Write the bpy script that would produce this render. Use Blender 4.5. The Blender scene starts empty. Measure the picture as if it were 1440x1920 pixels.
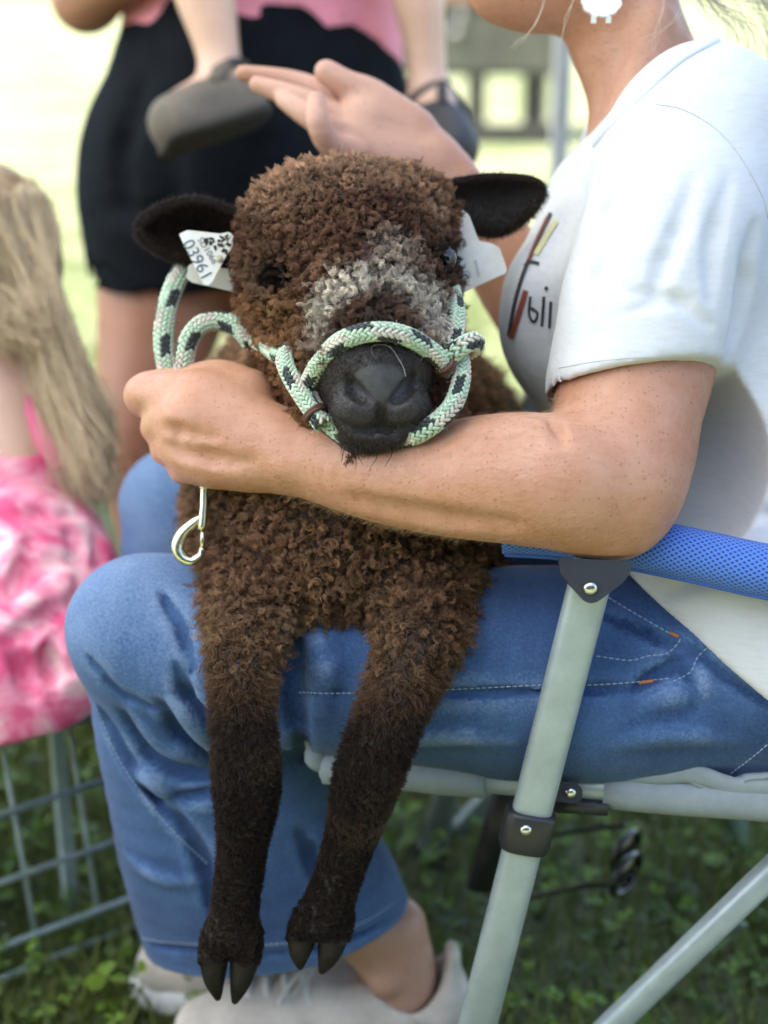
import bpy, bmesh, math, random
import numpy as np
from mathutils import Vector, Matrix, Quaternion
from mathutils.bvhtree import BVHTree

rng = np.random.default_rng(7)
random.seed(7)
S = bpy.context.scene
COL = S.collection

# ------------------------------------------------------------------ camera
CAM_H = 1.0
PITCH = math.radians(20.0)
LENS = 50.0
FPX = LENS / 36.0 * 1920.0
CP, SP = math.cos(PITCH), math.sin(PITCH)
cam_d = bpy.data.cameras.new('camera')
cam = bpy.data.objects.new('camera', cam_d)
COL.objects.link(cam)
cam.location = (0, 0, CAM_H)
cam.rotation_euler = (math.pi / 2 - PITCH, 0, 0)
cam_d.sensor_fit = 'VERTICAL'
cam_d.sensor_height = 36.0
cam_d.sensor_width = 27.0
cam_d.lens = LENS
cam_d.clip_start = 0.05
cam_d.clip_end = 600
cam_d.dof.use_dof = True
cam_d.dof.focus_distance = 1.045
cam_d.dof.aperture_fstop = 2.8
S.camera = cam

# ------------------------------------------------------------------ light
SUN_EL = math.radians(58)
SUN_AZ = math.atan2(-0.90, -0.43)           # azimuth measured from +Y towards +X
sdir = Vector((math.sin(SUN_AZ) * math.cos(SUN_EL), math.cos(SUN_AZ) * math.cos(SUN_EL), math.sin(SUN_EL)))
W = bpy.data.worlds.new('World')
S.world = W
W.use_nodes = True
wn = W.node_tree
bg = wn.nodes['Background']
sky = wn.nodes.new('ShaderNodeTexSky')
sky.sky_type = 'NISHITA'
sky.sun_disc = False
sky.sun_elevation = SUN_EL
sky.sun_rotation = SUN_AZ
sky.air_density = 1.0
sky.dust_density = 2.5
sky.ozone_density = 1.0
wn.links.new(sky.outputs[0], bg.inputs[0])
bg.inputs[1].default_value = 0.14
sun_d = bpy.data.lights.new('sun', 'SUN')
sun_d.energy = 5.0
sun_d.angle = math.radians(0.6)
sun_d.color = (1.0, 0.95, 0.86)
sun = bpy.data.objects.new('sun', sun_d)
COL.objects.link(sun)
sun.rotation_euler = (-sdir).to_track_quat('-Z', 'Y').to_euler()
sun.location = sdir * 20
S.view_settings.view_transform = 'Standard'
S.view_settings.look = 'None'
S.view_settings.exposure = 2.28
S.view_settings.gamma = 1.0
S.view_settings.use_curve_mapping = False
S.cycles.use_denoising = True
try:
    S.cycles.denoiser = 'OPENIMAGEDENOISE'
    S.cycles.denoising_prefilter = 'ACCURATE'
except Exception:
    pass
S.cycles.max_bounces = 8
S.cycles.diffuse_bounces = 4
S.cycles.glossy_bounces = 3
S.cycles.transmission_bounces = 4
S.cycles.caustics_reflective = False
S.cycles.caustics_refractive = False
S.cycles_curves.shape = 'RIBBONS'
S.cycles_curves.subdivisions = 1

# ------------------------------------------------------------------ helpers
def P(px, py, zc):
    """a spot of the photograph at a given distance, as a world point"""
    v = (py - 960) / FPX * zc
    return np.array(((px - 720) / FPX * zc, zc * CP - v * SP, CAM_H - zc * SP - v * CP))

def proj(p):
    p = np.asarray(p)
    y = p[..., 1]; z = p[..., 2] - CAM_H
    zc = y * CP - z * SP
    v = -y * SP - z * CP
    return 720 + p[..., 0] / zc * FPX, 960 + v / zc * FPX, zc

def RP(px, zc):
    return px * zc / FPX

def tag(o, label=None, cat=None, group=None, kind=None):
    if label: o['label'] = label
    if cat: o['category'] = cat
    if group: o['group'] = group
    if kind: o['kind'] = kind
    return o

def empty(name, loc, label, cat, group=None):
    o = bpy.data.objects.new(name, None)
    o.empty_display_size = 0.05
    COL.objects.link(o)
    o.location = Vector([float(c) for c in loc])
    return tag(o, label, cat, group)

def adopt(o, parent):
    if parent is not None:
        o.parent = parent
        if parent.type == 'EMPTY': o.matrix_parent_inverse = Matrix.Translation(-parent.location)
    return o

def mesh_obj(name, v, f, mat, parent=None, smooth=True, tint=None, uv=None):
    me = bpy.data.meshes.new(name)
    v = np.asarray(v, dtype=np.float32).reshape(-1, 3)
    if isinstance(f, np.ndarray) and f.ndim == 2:
        n, k = f.shape
        me.vertices.add(len(v)); me.vertices.foreach_set('co', v.ravel())
        me.loops.add(n * k); me.loops.foreach_set('vertex_index', f.astype(np.int32).ravel())
        me.polygons.add(n)
        me.polygons.foreach_set('loop_start', np.arange(0, n * k, k, dtype=np.int32))
        me.update(calc_edges=True)
    else:
        me.from_pydata([tuple(map(float, c)) for c in v], [], [tuple(int(i) for i in q) for q in f])
    me.validate()
    me.polygons.foreach_set('use_smooth', np.full(len(me.polygons), smooth))
    if tint is not None:
        a = me.attributes.new('tint', 'FLOAT_COLOR', 'POINT')
        t = np.ones((len(v), 4), np.float32); t[:, :3] = tint
        a.data.foreach_set('color', t.ravel())
    if uv is not None:
        l = me.uv_layers.new(name='UVMap')
        idx = np.empty(len(me.loops), np.int32); me.loops.foreach_get('vertex_index', idx)
        l.data.foreach_set('uv', np.asarray(uv, np.float32)[idx].ravel())
    me.materials.append(mat)
    o = bpy.data.objects.new(name, me)
    COL.objects.link(o)
    return adopt(o, parent)

class Geo:
    """collects pieces of one part"""
    def __init__(s): s.v = []; s.f = []; s.t = []; s.uv = []; s.n = 0
    def put(s, v, f, tint=None, uv=None):
        v = np.asarray(v, float).reshape(-1, 3)
        s.f += [tuple(int(i) + s.n for i in q) for q in f]
        s.v.append(v); s.n += len(v)
        s.t.append(np.tile(tint, (len(v), 1)) if tint is not None else np.ones((len(v), 3)))
        s.uv.append(uv if uv is not None else np.zeros((len(v), 2)))
        return s
    def build(s, name, mat, parent=None, smooth=True, tint=False, uv=False):
        return mesh_obj(name, np.concatenate(s.v), s.f, mat, parent, smooth,
                        np.concatenate(s.t) if tint else None, np.concatenate(s.uv) if uv else None)

def cr(pts, n=6, closed=False):
    """Catmull-Rom through rows of any width"""
    p = np.asarray(pts, float)
    if closed: q = np.vstack([p[-1], p, p[0], p[1]])
    else: q = np.vstack([2 * p[0] - p[1], p, 2 * p[-1] - p[-2]])
    out = []
    for i in range(1, len(q) - 2):
        a, b, c, d = q[i - 1], q[i], q[i + 1], q[i + 2]
        for t in np.arange(n) / n:
            out.append(0.5 * (2 * b + (c - a) * t + (2 * a - 5 * b + 4 * c - d) * t ** 2 + (3 * b - a - 3 * c + d) * t ** 3))
    if not closed: out.append(p[-1])
    return np.array(out)

def frames(path, up=None, closed=False):
    p = np.asarray(path, float)
    T = np.gradient(p, axis=0)
    if closed:
        T = np.roll(p, -1, 0) - np.roll(p, 1, 0)
    T /= np.linalg.norm(T, axis=1)[:, None] + 1e-12
    N = np.zeros_like(T)
    if up is not None:
        u = np.asarray(up, float)
        N = u - (T @ u)[:, None] * T
        N /= np.linalg.norm(N, axis=1)[:, None] + 1e-9
    else:
        a = np.array((0, 0, 1.0)) if abs(T[0, 2]) < 0.9 else np.array((1.0, 0, 0))
        n = a - a.dot(T[0]) * T[0]
        for i in range(len(p)):
            n = n - n.dot(T[i]) * T[i]; n /= np.linalg.norm(n)
            N[i] = n
    return T, N, np.cross(T, N)

def sweep(path, ra, rb=None, seg=12, up=None, cap=True, closed=False, power=2.0):
    """tube with an oval (or squarish) profile; ra along 'up', rb across"""
    p = np.asarray(path, float); n = len(p)
    T, N, B = frames(p, up, closed)
    ra = np.broadcast_to(np.asarray(ra, float), (n,))
    rb = ra if rb is None else np.broadcast_to(np.asarray(rb, float), (n,))
    th = np.arange(seg) * 2 * math.pi / seg
    c, s = np.cos(th), np.sin(th)
    c = np.sign(c) * np.abs(c) ** (2 / power); s = np.sign(s) * np.abs(s) ** (2 / power)
    V = p[:, None] + (ra[:, None] * c)[:, :, None] * N[:, None] + (rb[:, None] * s)[:, :, None] * B[:, None]
    L = np.concatenate([[0], np.cumsum(np.linalg.norm(np.diff(p, axis=0), axis=1))])
    uv = np.stack(np.broadcast_arrays(np.arange(seg)[None] / seg, L[:, None]), -1).reshape(-1, 2)
    V = V.reshape(-1, 3); F = []
    m = n if closed else n - 1
    for i in range(m):
        j = (i + 1) % n
        for k in range(seg):
            k2 = (k + 1) % seg
            F.append((i * seg + k, i * seg + k2, j * seg + k2, j * seg + k))
    if cap and not closed:
        F.append(tuple(range(seg))[::-1]); F.append(tuple((n - 1) * seg + k for k in range(seg)))
    return V, F, uv

def box(c, size, R=None):
    c = np.asarray(c, float); h = np.asarray(size, float) / 2
    v = np.array([(x, y, z) for x in (-1, 1) for y in (-1, 1) for z in (-1, 1)], float) * h
    if R is not None: v = v @ np.asarray(R).T
    f = [(0, 1, 3, 2), (4, 6, 7, 5), (0, 4, 5, 1), (2, 3, 7, 6), (0, 2, 6, 4), (1, 5, 7, 3)]
    return v + c, f

def uvsphere(c, r, seg=12, rings=8, R=None):
    r = np.broadcast_to(np.asarray(r, float), (3,))
    V = [(0, 0, 1)]
    for i in range(1, rings):
        a = math.pi * i / rings
        for k in range(seg):
            b = 2 * math.pi * k / seg
            V.append((math.sin(a) * math.cos(b), math.sin(a) * math.sin(b), math.cos(a)))
    V.append((0, 0, -1)); F = []
    for k in range(seg): F.append((0, 1 + k, 1 + (k + 1) % seg))
    for i in range(rings - 2):
        for k in range(seg):
            a = 1 + i * seg + k; b = 1 + i * seg + (k + 1) % seg
            F.append((a, a + seg, b + seg, b))
    l = len(V) - 1
    for k in range(seg): F.append((l, 1 + (rings - 2) * seg + (k + 1) % seg, 1 + (rings - 2) * seg + k))
    V = np.array(V) * r
    if R is not None: V = V @ np.asarray(R).T
    return V + np.asarray(c, float), F

def plate(outline, thick, M, bevel=0.0):
    """flat outline (2D) given a thickness; M maps local (x,y,z) to world: 3x3 and origin"""
    R, o = M
    q = np.asarray(outline, float); n = len(q)
    V = np.vstack([np.c_[q, np.full(n, thick / 2)], np.c_[q, np.full(n, -thick / 2)]])
    F = [tuple(range(n)), tuple(range(2 * n - 1, n - 1, -1))] + [(i, n + i, n + (i + 1) % n, (i + 1) % n) for i in range(n)]
    return V @ np.asarray(R).T + np.asarray(o), F

def basis(xdir, ydir):
    x = np.asarray(xdir, float); x = x / np.linalg.norm(x)
    y = np.asarray(ydir, float); y = y - y.dot(x) * x; y /= np.linalg.norm(y)
    return np.stack([x, y, np.cross(x, y)], 1)

RIGHT = np.array((1.0, 0, 0)); UPV = np.array((0, SP, CP)); TOCAM = np.array((0, -CP, SP))

# ---------------------------------------------------------- distance fields
class Field:
    def __init__(s, lo, hi, h, far=0.06):
        s.o = np.asarray(lo, float); s.h = h
        s.n = np.ceil((np.asarray(hi, float) - s.o) / h).astype(int) + 1
        s.far = far
        s.f = np.full(s.n, far, np.float32)
    def win(s, lo, hi):
        a = np.clip(np.floor((lo - s.o) / s.h).astype(int), 0, s.n)
        b = np.clip(np.ceil((hi - s.o) / s.h).astype(int) + 1, 0, s.n)
        if (b - a).min() <= 0: return None
        ax = [(s.o[i] + s.h * np.arange(a[i], b[i])).astype(np.float32) for i in range(3)]
        return tuple(slice(a[i], b[i]) for i in range(3)), ax[0][:, None, None], ax[1][None, :, None], ax[2][None, None, :]
    def merge(s, sl, d, k, mode):
        a = s.f[sl]
        if mode == 'sub':
            d = -d
            hh = np.clip(0.5 - 0.5 * (a - d) / k, 0, 1)
            s.f[sl] = a + (d - a) * hh + k * hh * (1 - hh)
        else:
            hh = np.clip(0.5 + 0.5 * (a - d) / k, 0, 1)
            s.f[sl] = a + (d - a) * hh - k * hh * (1 - hh)
    def chain(s, pts, rad, k=0.02, n=5, flat=None, mode='add', smooth=True):
        """pts (m,3), rad (m): a limb that tapers along a curve; flat=(axis, factor)"""
        pr = np.c_[np.asarray(pts, float), np.asarray(rad, float)]
        if smooth and len(pr) > 2: pr = cr(pr, n)
        pad = s.far + 0.0
        R = pr[:, 3].max() * (max(1, flat[1]) if flat else 1)
        w = s.win(pr[:, :3].min(0) - R - pad, pr[:, :3].max(0) + R + pad)
        if w is None: return s
        sl, X, Y, Z = w
        d = np.full(s.f[sl].shape, s.far, np.float32)
        if flat:
            nx = np.asarray(flat[0], float); nx /= np.linalg.norm(nx); sc = flat[1]
        for a, b in zip(pr[:-1], pr[1:]):
            rr = max(a[3], b[3]) * (max(1, flat[1]) if flat else 1)
            w2 = s.win(np.minimum(a[:3], b[:3]) - rr - pad, np.maximum(a[:3], b[:3]) + rr + pad)
            if w2 is None: continue
            sl2, X2, Y2, Z2 = w2
            loc = tuple(slice(q.start - p.start, q.stop - p.start) for q, p in zip(sl2, sl))
            qx, qy, qz = X2 - a[0], Y2 - a[1], Z2 - a[2]
            e = (b - a)[:3]
            if flat:
                c = (qx * nx[0] + qy * nx[1] + qz * nx[2]) * (1 / sc - 1)
                qx, qy, qz = qx + c * nx[0], qy + c * nx[1], qz + c * nx[2]
                e = e + nx * e.dot(nx) * (1 / sc - 1)
            ee = max(e.dot(e), 1e-12)
            t = np.clip((qx * e[0] + qy * e[1] + qz * e[2]) / ee, 0, 1)
            dd = np.sqrt((qx - t * e[0]) ** 2 + (qy - t * e[1]) ** 2 + (qz - t * e[2]) ** 2) - (a[3] + t * (b[3] - a[3]))
            if flat: dd = dd * min(1, sc)
            d[loc] = np.minimum(d[loc], dd.astype(np.float32))
        s.merge(sl, d, k, mode)
        return s
    def ell(s, c, r, R=None, k=0.02, mode='add'):
        c = np.asarray(c, float); r = np.broadcast_to(np.asarray(r, float), (3,))
        pad = s.far + r.max()
        w = s.win(c - pad, c + pad)
        if w is None: return s
        sl, X, Y, Z = w
        q = [X - c[0], Y - c[1], Z - c[2]]
        if R is not None:
            R = np.asarray(R)
            q = [q[0] * R[0, i] + q[1] * R[1, i] + q[2] * R[2, i] for i in range(3)]
        k0 = np.sqrt((q[0] / r[0]) ** 2 + (q[1] / r[1]) ** 2 + (q[2] / r[2]) ** 2)
        k1 = np.sqrt((q[0] / r[0] ** 2) ** 2 + (q[1] / r[1] ** 2) ** 2 + (q[2] / r[2] ** 2) ** 2)
        d = (k0 * (k0 - 1) / np.maximum(k1, 1e-6)).astype(np.float32)
        s.merge(sl, d, k, mode)
        return s
    def half(s, c, n, k=0.004):
        """cut away what lies on the side n points to"""
        n = np.asarray(n, float); n = n / np.linalg.norm(n)
        sl, X, Y, Z = s.win(s.o, s.o + s.h * s.n)
        d = ((X - c[0]) * n[0] + (Y - c[1]) * n[1] + (Z - c[2]) * n[2]).astype(np.float32)
        a = s.f[sl]
        hh = np.clip(0.5 - 0.5 * (a - d) / k, 0, 1)
        s.f[sl] = a + (d - a) * hh + k * hh * (1 - hh)
        return s
    def ripple(s, amp, freq, seed=0, aniso=(1, 1, 1), octaves=2):
        r = np.random.default_rng(seed)
        m = np.abs(s.f) < 0.03
        I = np.argwhere(m)
        p = s.o + s.h * I
        s.f[m] += (amp * waves(p * np.asarray(aniso), freq, r, octaves)).astype(np.float32)
        return s
    def at(s, p):
        i = np.clip(np.round((np.asarray(p) - s.o) / s.h).astype(int), 0, s.n - 1)
        return s.f[i[..., 0], i[..., 1], i[..., 2]]
    def hit(s, px, py, z0=0.85, z1=2.3):
        """first point of the surface seen at a spot of the photograph"""
        zs = np.arange(z0, z1, s.h * 0.35)
        pts = np.stack([P(px, py, z) for z in (z0, z1)])
        t = ((zs - z0) / (z1 - z0))[:, None]
        q = pts[0] * (1 - t) + pts[1] * t
        inside = np.all((q > s.o) & (q < s.o + s.h * (s.n - 1)), axis=1)
        v = np.where(inside, s.at(q), 1)
        j = np.argmax(v < 0)
        return q[j] if v[j] < 0 else None
    def groove(s, line, r, depth=0.6, mode='sub', k=None):
        """fold along a line seen on the surface"""
        pts = [s.hit(*p[:2]) for p in cr(line, 4)]
        pts = [p for p in pts if p is not None]
        if len(pts) < 2: return s
        n = len(pts)
        rr = r * np.sin(np.linspace(0.25, math.pi - 0.25, n)) ** 0.7
        off = (1 - depth) * r
        pts = np.array(pts) + (TOCAM * off if mode == 'sub' else -TOCAM * off)
        return s.chain(pts, rr, k or r * 1.2, n=2, mode=mode)
    def mesh(s, smooth=2):
        return nets(s.f, s.o, s.h, smooth)

def waves(p, freq, r, octaves=2):
    out = np.zeros(len(p))
    for o in range(octaves):
        for _ in range(6):
            d = r.normal(size=3); d /= np.linalg.norm(d)
            out += np.sin(p @ d * freq * (2 ** o) * r.uniform(0.6, 1.4) + r.uniform(0, 6.28) + 1.3 * np.sin(p @ r.normal(size=3) * freq * 0.5)) / (2 ** o)
    return out / 6

def nets(f, o, h, smooth=2):
    f = f.copy()
    f[0] = f[-1] = 1; f[:, 0] = f[:, -1] = 1; f[:, :, 0] = f[:, :, -1] = 1
    s = (f < 0)
    c = np.zeros(np.array(f.shape) - 1, np.uint8)
    for i in (0, 1):
        for j in (0, 1):
            for k in (0, 1):
                c += s[i:i + c.shape[0], j:j + c.shape[1], k:k + c.shape[2]]
    cell = (c > 0) & (c < 8)
    I = np.argwhere(cell)
    idx = np.full(c.shape, -1, np.int32)
    idx[cell] = np.arange(len(I))
    acc = np.zeros((len(I), 3)); cnt = np.zeros(len(I))
    for ax in range(3):
        e = np.zeros(3, int); e[ax] = 1
        u, v = [q for q in range(3) if q != ax]
        for a in (0, 1):
            for b in (0, 1):
                q = np.zeros(3, int); q[u] = a; q[v] = b
                i0 = I + q; i1 = i0 + e
                f0 = f[tuple(i0.T)]; f1 = f[tuple(i1.T)]
                m = (f0 < 0) != (f1 < 0)
                t = f0 / np.where(m, f0 - f1, 1)
                acc[m] += (q + t[:, None] * e)[m]; cnt[m] += 1
    V = o + h * (I + acc / np.maximum(cnt, 1)[:, None])
    quads = []
    for ax in range(3):
        u, v = (ax + 1) % 3, (ax + 2) % 3
        sl0 = [slice(1, -1)] * 3; sl1 = [slice(1, -1)] * 3
        sl0[ax] = slice(0, -1); sl1[ax] = slice(1, None)
        a = s[tuple(sl0)]; b = s[tuple(sl1)]
        for flip in (0, 1):
            m = (a & ~b) if flip == 0 else (~a & b)
            E = np.argwhere(m)
            off = np.ones(3, int); off[ax] = 0
            E = E + off
            def g(du, dv):
                q = E.copy(); q[:, u] += du; q[:, v] += dv
                return idx[tuple(q.T)]
            Q = np.stack([g(-1, -1), g(0, -1), g(0, 0), g(-1, 0)], 1)
            if flip: Q = Q[:, ::-1]
            quads.append(Q)
    Q = np.concatenate(quads)
    Q = Q[(Q >= 0).all(1)]
    if smooth:
        E = np.vstack([Q[:, [0, 1]], Q[:, [1, 2]], Q[:, [2, 3]], Q[:, [3, 0]]])
        deg = np.bincount(E.ravel(), minlength=len(V)).astype(float)
        for it in range(smooth * 2):
            A = np.zeros_like(V)
            for d in range(3):
                A[:, d] = np.bincount(E[:, 0], V[E[:, 1], d], len(V)) + np.bincount(E[:, 1], V[E[:, 0], d], len(V))
            lam = 0.5 if it % 2 == 0 else -0.3
            V = V + lam * (A / np.maximum(deg, 1)[:, None] - V)
    return V.astype(np.float32), Q.astype(np.int32)

def convexity(F_, V, rad=4):
    """how far the surface bulges out, from the blurred field"""
    g = np.clip(F_.f, -0.03, 0.03).astype(np.float32)
    for ax in range(3):
        c = np.cumsum(g, axis=ax, dtype=np.float32)
        g = (np.roll(c, -rad, ax) - np.roll(c, rad + 1, ax)) / (2 * rad + 1)
    i = np.clip(np.round((V - F_.o) / F_.h).astype(int), 0, F_.n - 1)
    return g[i[:, 0], i[:, 1], i[:, 2]] - np.clip(F_.f[i[:, 0], i[:, 1], i[:, 2]], -0.03, 0.03)

def bvh_of(V, Q):
    return BVHTree.FromPolygons([tuple(map(float, v)) for v in V], [tuple(int(i) for i in q) for q in Q])

def cast(bvh, px, py):
    d = Vector(P(px, py, 2.0)) - cam.location
    h = bvh.ray_cast(cam.location, d.normalized())
    return (np.array(h[0]), np.array(h[1])) if h[0] is not None else (None, None)

def line_on(bvh, line, n=8, lift=0.0006):
    out = []
    for q in cr(line, n):
        p, nn = cast(bvh, *q[:2])
        if p is not None:
            if nn.dot(TOCAM) < 0: nn = -nn
            out.append(p + nn * lift)
    return np.array(out)

def resample(p, step):
    L = np.concatenate([[0], np.cumsum(np.linalg.norm(np.diff(p, axis=0), axis=1))])
    s = np.arange(0, L[-1], step)
    return np.stack([np.interp(s, L, p[:, i]) for i in range(3)], 1)

def stitches(g, bvh, line, dash=0.0036, gap=0.0012, r=0.0007, lift=0.0002, n=10):
    p = line_on(bvh, line, n, lift)
    if len(p) < 3: return
    p = resample(p, 0.0006)
    a, b = int(dash / 0.0006), int(gap / 0.0006)
    i = 0
    while i + a < len(p):
        seg = p[i:i + a + 1:3]
        rr = r * np.array([0.5] + [1] * (len(seg) - 2) + [0.5])
        V, F, _ = sweep(seg, rr, seg=6)
        g.put(V, F); i += a + b

# ---------------------------------------------------------------- materials
def new_mat(name):
    m = bpy.data.materials.new(name); m.use_nodes = True
    nt = m.node_tree
    return m, nt, nt.nodes['Principled BSDF']

def nd(nt, typ, **kw):
    n = nt.nodes.new(typ)
    for k, v in kw.items():
        if k in n.inputs: n.inputs[k].default_value = v
        else: setattr(n, k, v)
    return n

def mat(name, col, rough=0.6, metal=0.0, var=None, bump=None, sheen=0.0, attr=False, spec=0.5, coat=0.0, sss=0.0, col2=None):
    """var=(scale, amount): mottled tone; bump=(scale, strength, distance)"""
    m, nt, b = new_mat(name)
    b.inputs['Roughness'].default_value = rough
    b.inputs['Metallic'].default_value = metal
    b.inputs['Specular IOR Level'].default_value = spec
    b.inputs['Sheen Weight'].default_value = sheen
    b.inputs['Coat Weight'].default_value = coat
    b.inputs['Base Color'].default_value = (*col, 1)
    if sss:
        b.inputs['Subsurface Weight'].default_value = sss
        b.inputs['Subsurface Radius'].default_value = (1.0, 0.35, 0.2)
        b.inputs['Subsurface Scale'].default_value = 0.006
    tc = nd(nt, 'ShaderNodeTexCoord')
    src = None
    if attr:
        a = nd(nt, 'ShaderNodeAttribute', attribute_name='tint'); src = a.outputs['Color']
    if var:
        nz = nd(nt, 'ShaderNodeTexNoise', Scale=var[0], Detail=6.0, Roughness=0.65)
        nt.links.new(tc.outputs['Object'], nz.inputs['Vector'])
        mx = nd(nt, 'ShaderNodeMix', data_type='RGBA')
        rmp = nd(nt, 'ShaderNodeMapRange')
        rmp.inputs[1].default_value = 0.3; rmp.inputs[2].default_value = 0.7
        nt.links.new(nz.outputs[0], rmp.inputs[0])
        nt.links.new(rmp.outputs[0], mx.inputs[0])
        if src is None:
            lo = [c * (1 - var[1]) for c in col]; hi = [min(1, c * (1 + var[1])) for c in col] if col2 is None else col2
            mx.inputs[6].default_value = (*lo, 1); mx.inputs[7].default_value = (*hi, 1)
            src = mx.outputs[2]
        else:
            mx.blend_type = 'MULTIPLY'
            mx.inputs[0].default_value = 1
            nt.links.remove(mx.inputs[0].links[0])
            r2 = nd(nt, 'ShaderNodeMapRange'); r2.inputs[1].default_value = 0.3; r2.inputs[2].default_value = 0.7
            r2.inputs[3].default_value = 1 - var[1]; r2.inputs[4].default_value = 1 + var[1]
            nt.links.new(nz.outputs[0], r2.inputs[0])
            nt.links.new(src, mx.inputs[6]); nt.links.new(r2.outputs[0], mx.inputs[7])
            src = mx.outputs[2]
    if src is not None: nt.links.new(src, b.inputs['Base Color'])
    if bump:
        nz = nd(nt, 'ShaderNodeTexNoise', Scale=bump[0], Detail=4.0)
        nt.links.new(tc.outputs['Object'], nz.inputs['Vector'])
        bp = nd(nt, 'ShaderNodeBump', Strength=bump[1], Distance=bump[2] if len(bump) > 2 else 0.001)
        nt.links.new(nz.outputs[0], bp.inputs['Height'])
        nt.links.new(bp.outputs[0], b.inputs['Normal'])
    return m

def strands(name, pts, rad, tint, material, parent):
    """pts (n, k, 3), rad (k,) or (n,k), tint (n,3)"""
    n, k, _ = pts.shape
    cu = bpy.data.hair_curves.new(name)
    cu.add_curves([k] * n)
    cu.attributes['position'].data.foreach_set('vector', pts.astype(np.float32).ravel())
    a = cu.attributes.get('radius') or cu.attributes.new('radius', 'FLOAT', 'POINT')
    a.data.foreach_set('value', np.broadcast_to(rad, (n, k)).astype(np.float32).ravel())
    t = cu.attributes.new('tint', 'FLOAT_COLOR', 'CURVE')
    c = np.ones((n, 4), np.float32); c[:, :3] = tint
    t.data.foreach_set('color', c.ravel())
    cu.materials.append(material)
    o = bpy.data.objects.new(name, cu)
    COL.objects.link(o)
    return adopt(o, parent)

def scatter(V, Q, n, r, keep=None):
    """random spots on a quad mesh: points, normals"""
    A, B, C, D = (V[Q[:, i]].astype(float) for i in range(4))
    nn = np.cross(C - A, D - B); ar = np.linalg.norm(nn, axis=1) / 2
    nn /= (2 * ar[:, None] + 1e-15)
    if keep is not None: ar = ar * keep((A + C) / 2)
    i = r.choice(len(Q), n, p=ar / ar.sum())
    u, v = r.random((n, 1)), r.random((n, 1))
    p = (A[i] * (1 - u) + B[i] * u) * (1 - v) + (D[i] * (1 - u) + C[i] * u) * v
    # smooth normals from the vertices
    vn = np.zeros((len(V), 3))
    for c in range(4):
        for d in range(3): vn[:, d] += np.bincount(Q[:, c], nn[:, d], len(V))
    vn /= np.linalg.norm(vn, axis=1)[:, None] + 1e-9
    N = vn[Q[i, 0]] + vn[Q[i, 1]] + vn[Q[i, 2]] + vn[Q[i, 3]]
    N /= np.linalg.norm(N, axis=1)[:, None] + 1e-9
    return p, N

def text_mesh(body, size):
    cu = bpy.data.curves.new('t', 'FONT'); cu.body = body; cu.size = size
    cu.align_x = 'CENTER'; cu.align_y = 'CENTER'; cu.offset = 0.0; cu.resolution_u = 4
    o = bpy.data.objects.new('t', cu); COL.objects.link(o)
    dg = bpy.context.evaluated_depsgraph_get()
    me = bpy.data.meshes.new_from_object(o.evaluated_get(dg))
    V = np.array([v.co[:] for v in me.vertices]); F = [tuple(p.vertices) for p in me.polygons]
    bpy.data.objects.remove(o); bpy.data.curves.remove(cu); bpy.data.meshes.remove(me)
    return V, F
# ================================================================= setting
def ground_mat():
    m, nt, b = new_mat('lawn')
    b.inputs['Roughness'].default_value = 0.9
    b.inputs['Specular IOR Level'].default_value = 0.2
    tc = nd(nt, 'ShaderNodeTexCoord')
    big = nd(nt, 'ShaderNodeTexNoise', Scale=0.9, Detail=5.0, Roughness=0.6)
    fine = nd(nt, 'ShaderNodeTexNoise', Scale=55.0, Detail=6.0, Roughness=0.75)
    nt.links.new(tc.outputs['Object'], big.inputs['Vector']); nt.links.new(tc.outputs['Object'], fine.inputs['Vector'])
    r1 = nd(nt, 'ShaderNodeValToRGB')
    r1.color_ramp.elements[0].position = 0.32; r1.color_ramp.elements[0].color = (0.115, 0.15, 0.055, 1)
    r1.color_ramp.elements[1].position = 0.62; r1.color_ramp.elements[1].color = (0.25, 0.25, 0.155, 1)
    e = r1.color_ramp.elements.new(0.45); e.color = (0.18, 0.21, 0.10, 1)
    r2 = nd(nt, 'ShaderNodeValToRGB')
    r2.color_ramp.elements[0].position = 0.36; r2.color_ramp.elements[0].color = (0.14, 0.11, 0.07, 1)
    r2.color_ramp.elements[1].position = 0.5; r2.color_ramp.elements[1].color = (1, 1, 1, 1)
    mx = nd(nt, 'ShaderNodeMix', data_type='RGBA'); mx.blend_type = 'MULTIPLY'; mx.inputs[0].default_value = 1
    nt.links.new(big.outputs[0], r1.inputs[0]); nt.links.new(fine.outputs[0], r2.inputs[0])
    nt.links.new(r1.outputs[0], mx.inputs[6]); nt.links.new(r2.outputs[0], mx.inputs[7])
    nt.links.new(mx.outputs[2], b.inputs['Base Color'])
    bp = nd(nt, 'ShaderNodeBump', Strength=0.7, Distance=0.02)
    nt.links.new(fine.outputs[0], bp.inputs['Height']); nt.links.new(bp.outputs[0], b.inputs['Normal'])
    return m
gv = []; gf = []
xs = np.concatenate([[-260, -60, -20, -8], np.linspace(-4, 4, 41), [8, 20, 60, 260]])
ys = np.concatenate([[-120, -20, -5], np.linspace(-1, 8, 46), [14, 30, 80, 420]])
for y in ys:
    for x in xs:
        near = 1 if (abs(x) < 5 and -2 < y < 9) else 0
        gv.append((x, y, -0.012 + near * 0.006 * (math.sin(x * 3.1 + y) + math.sin(y * 2.3 - x * 1.7))))
nx = len(xs)
for j in range(len(ys) - 1):
    for i in range(nx - 1):
        gf.append((j * nx + i, j * nx + i + 1, (j + 1) * nx + i + 1, (j + 1) * nx + i))
ground = mesh_obj('ground', gv, gf, ground_mat())
tag(ground, kind='structure')

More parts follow.
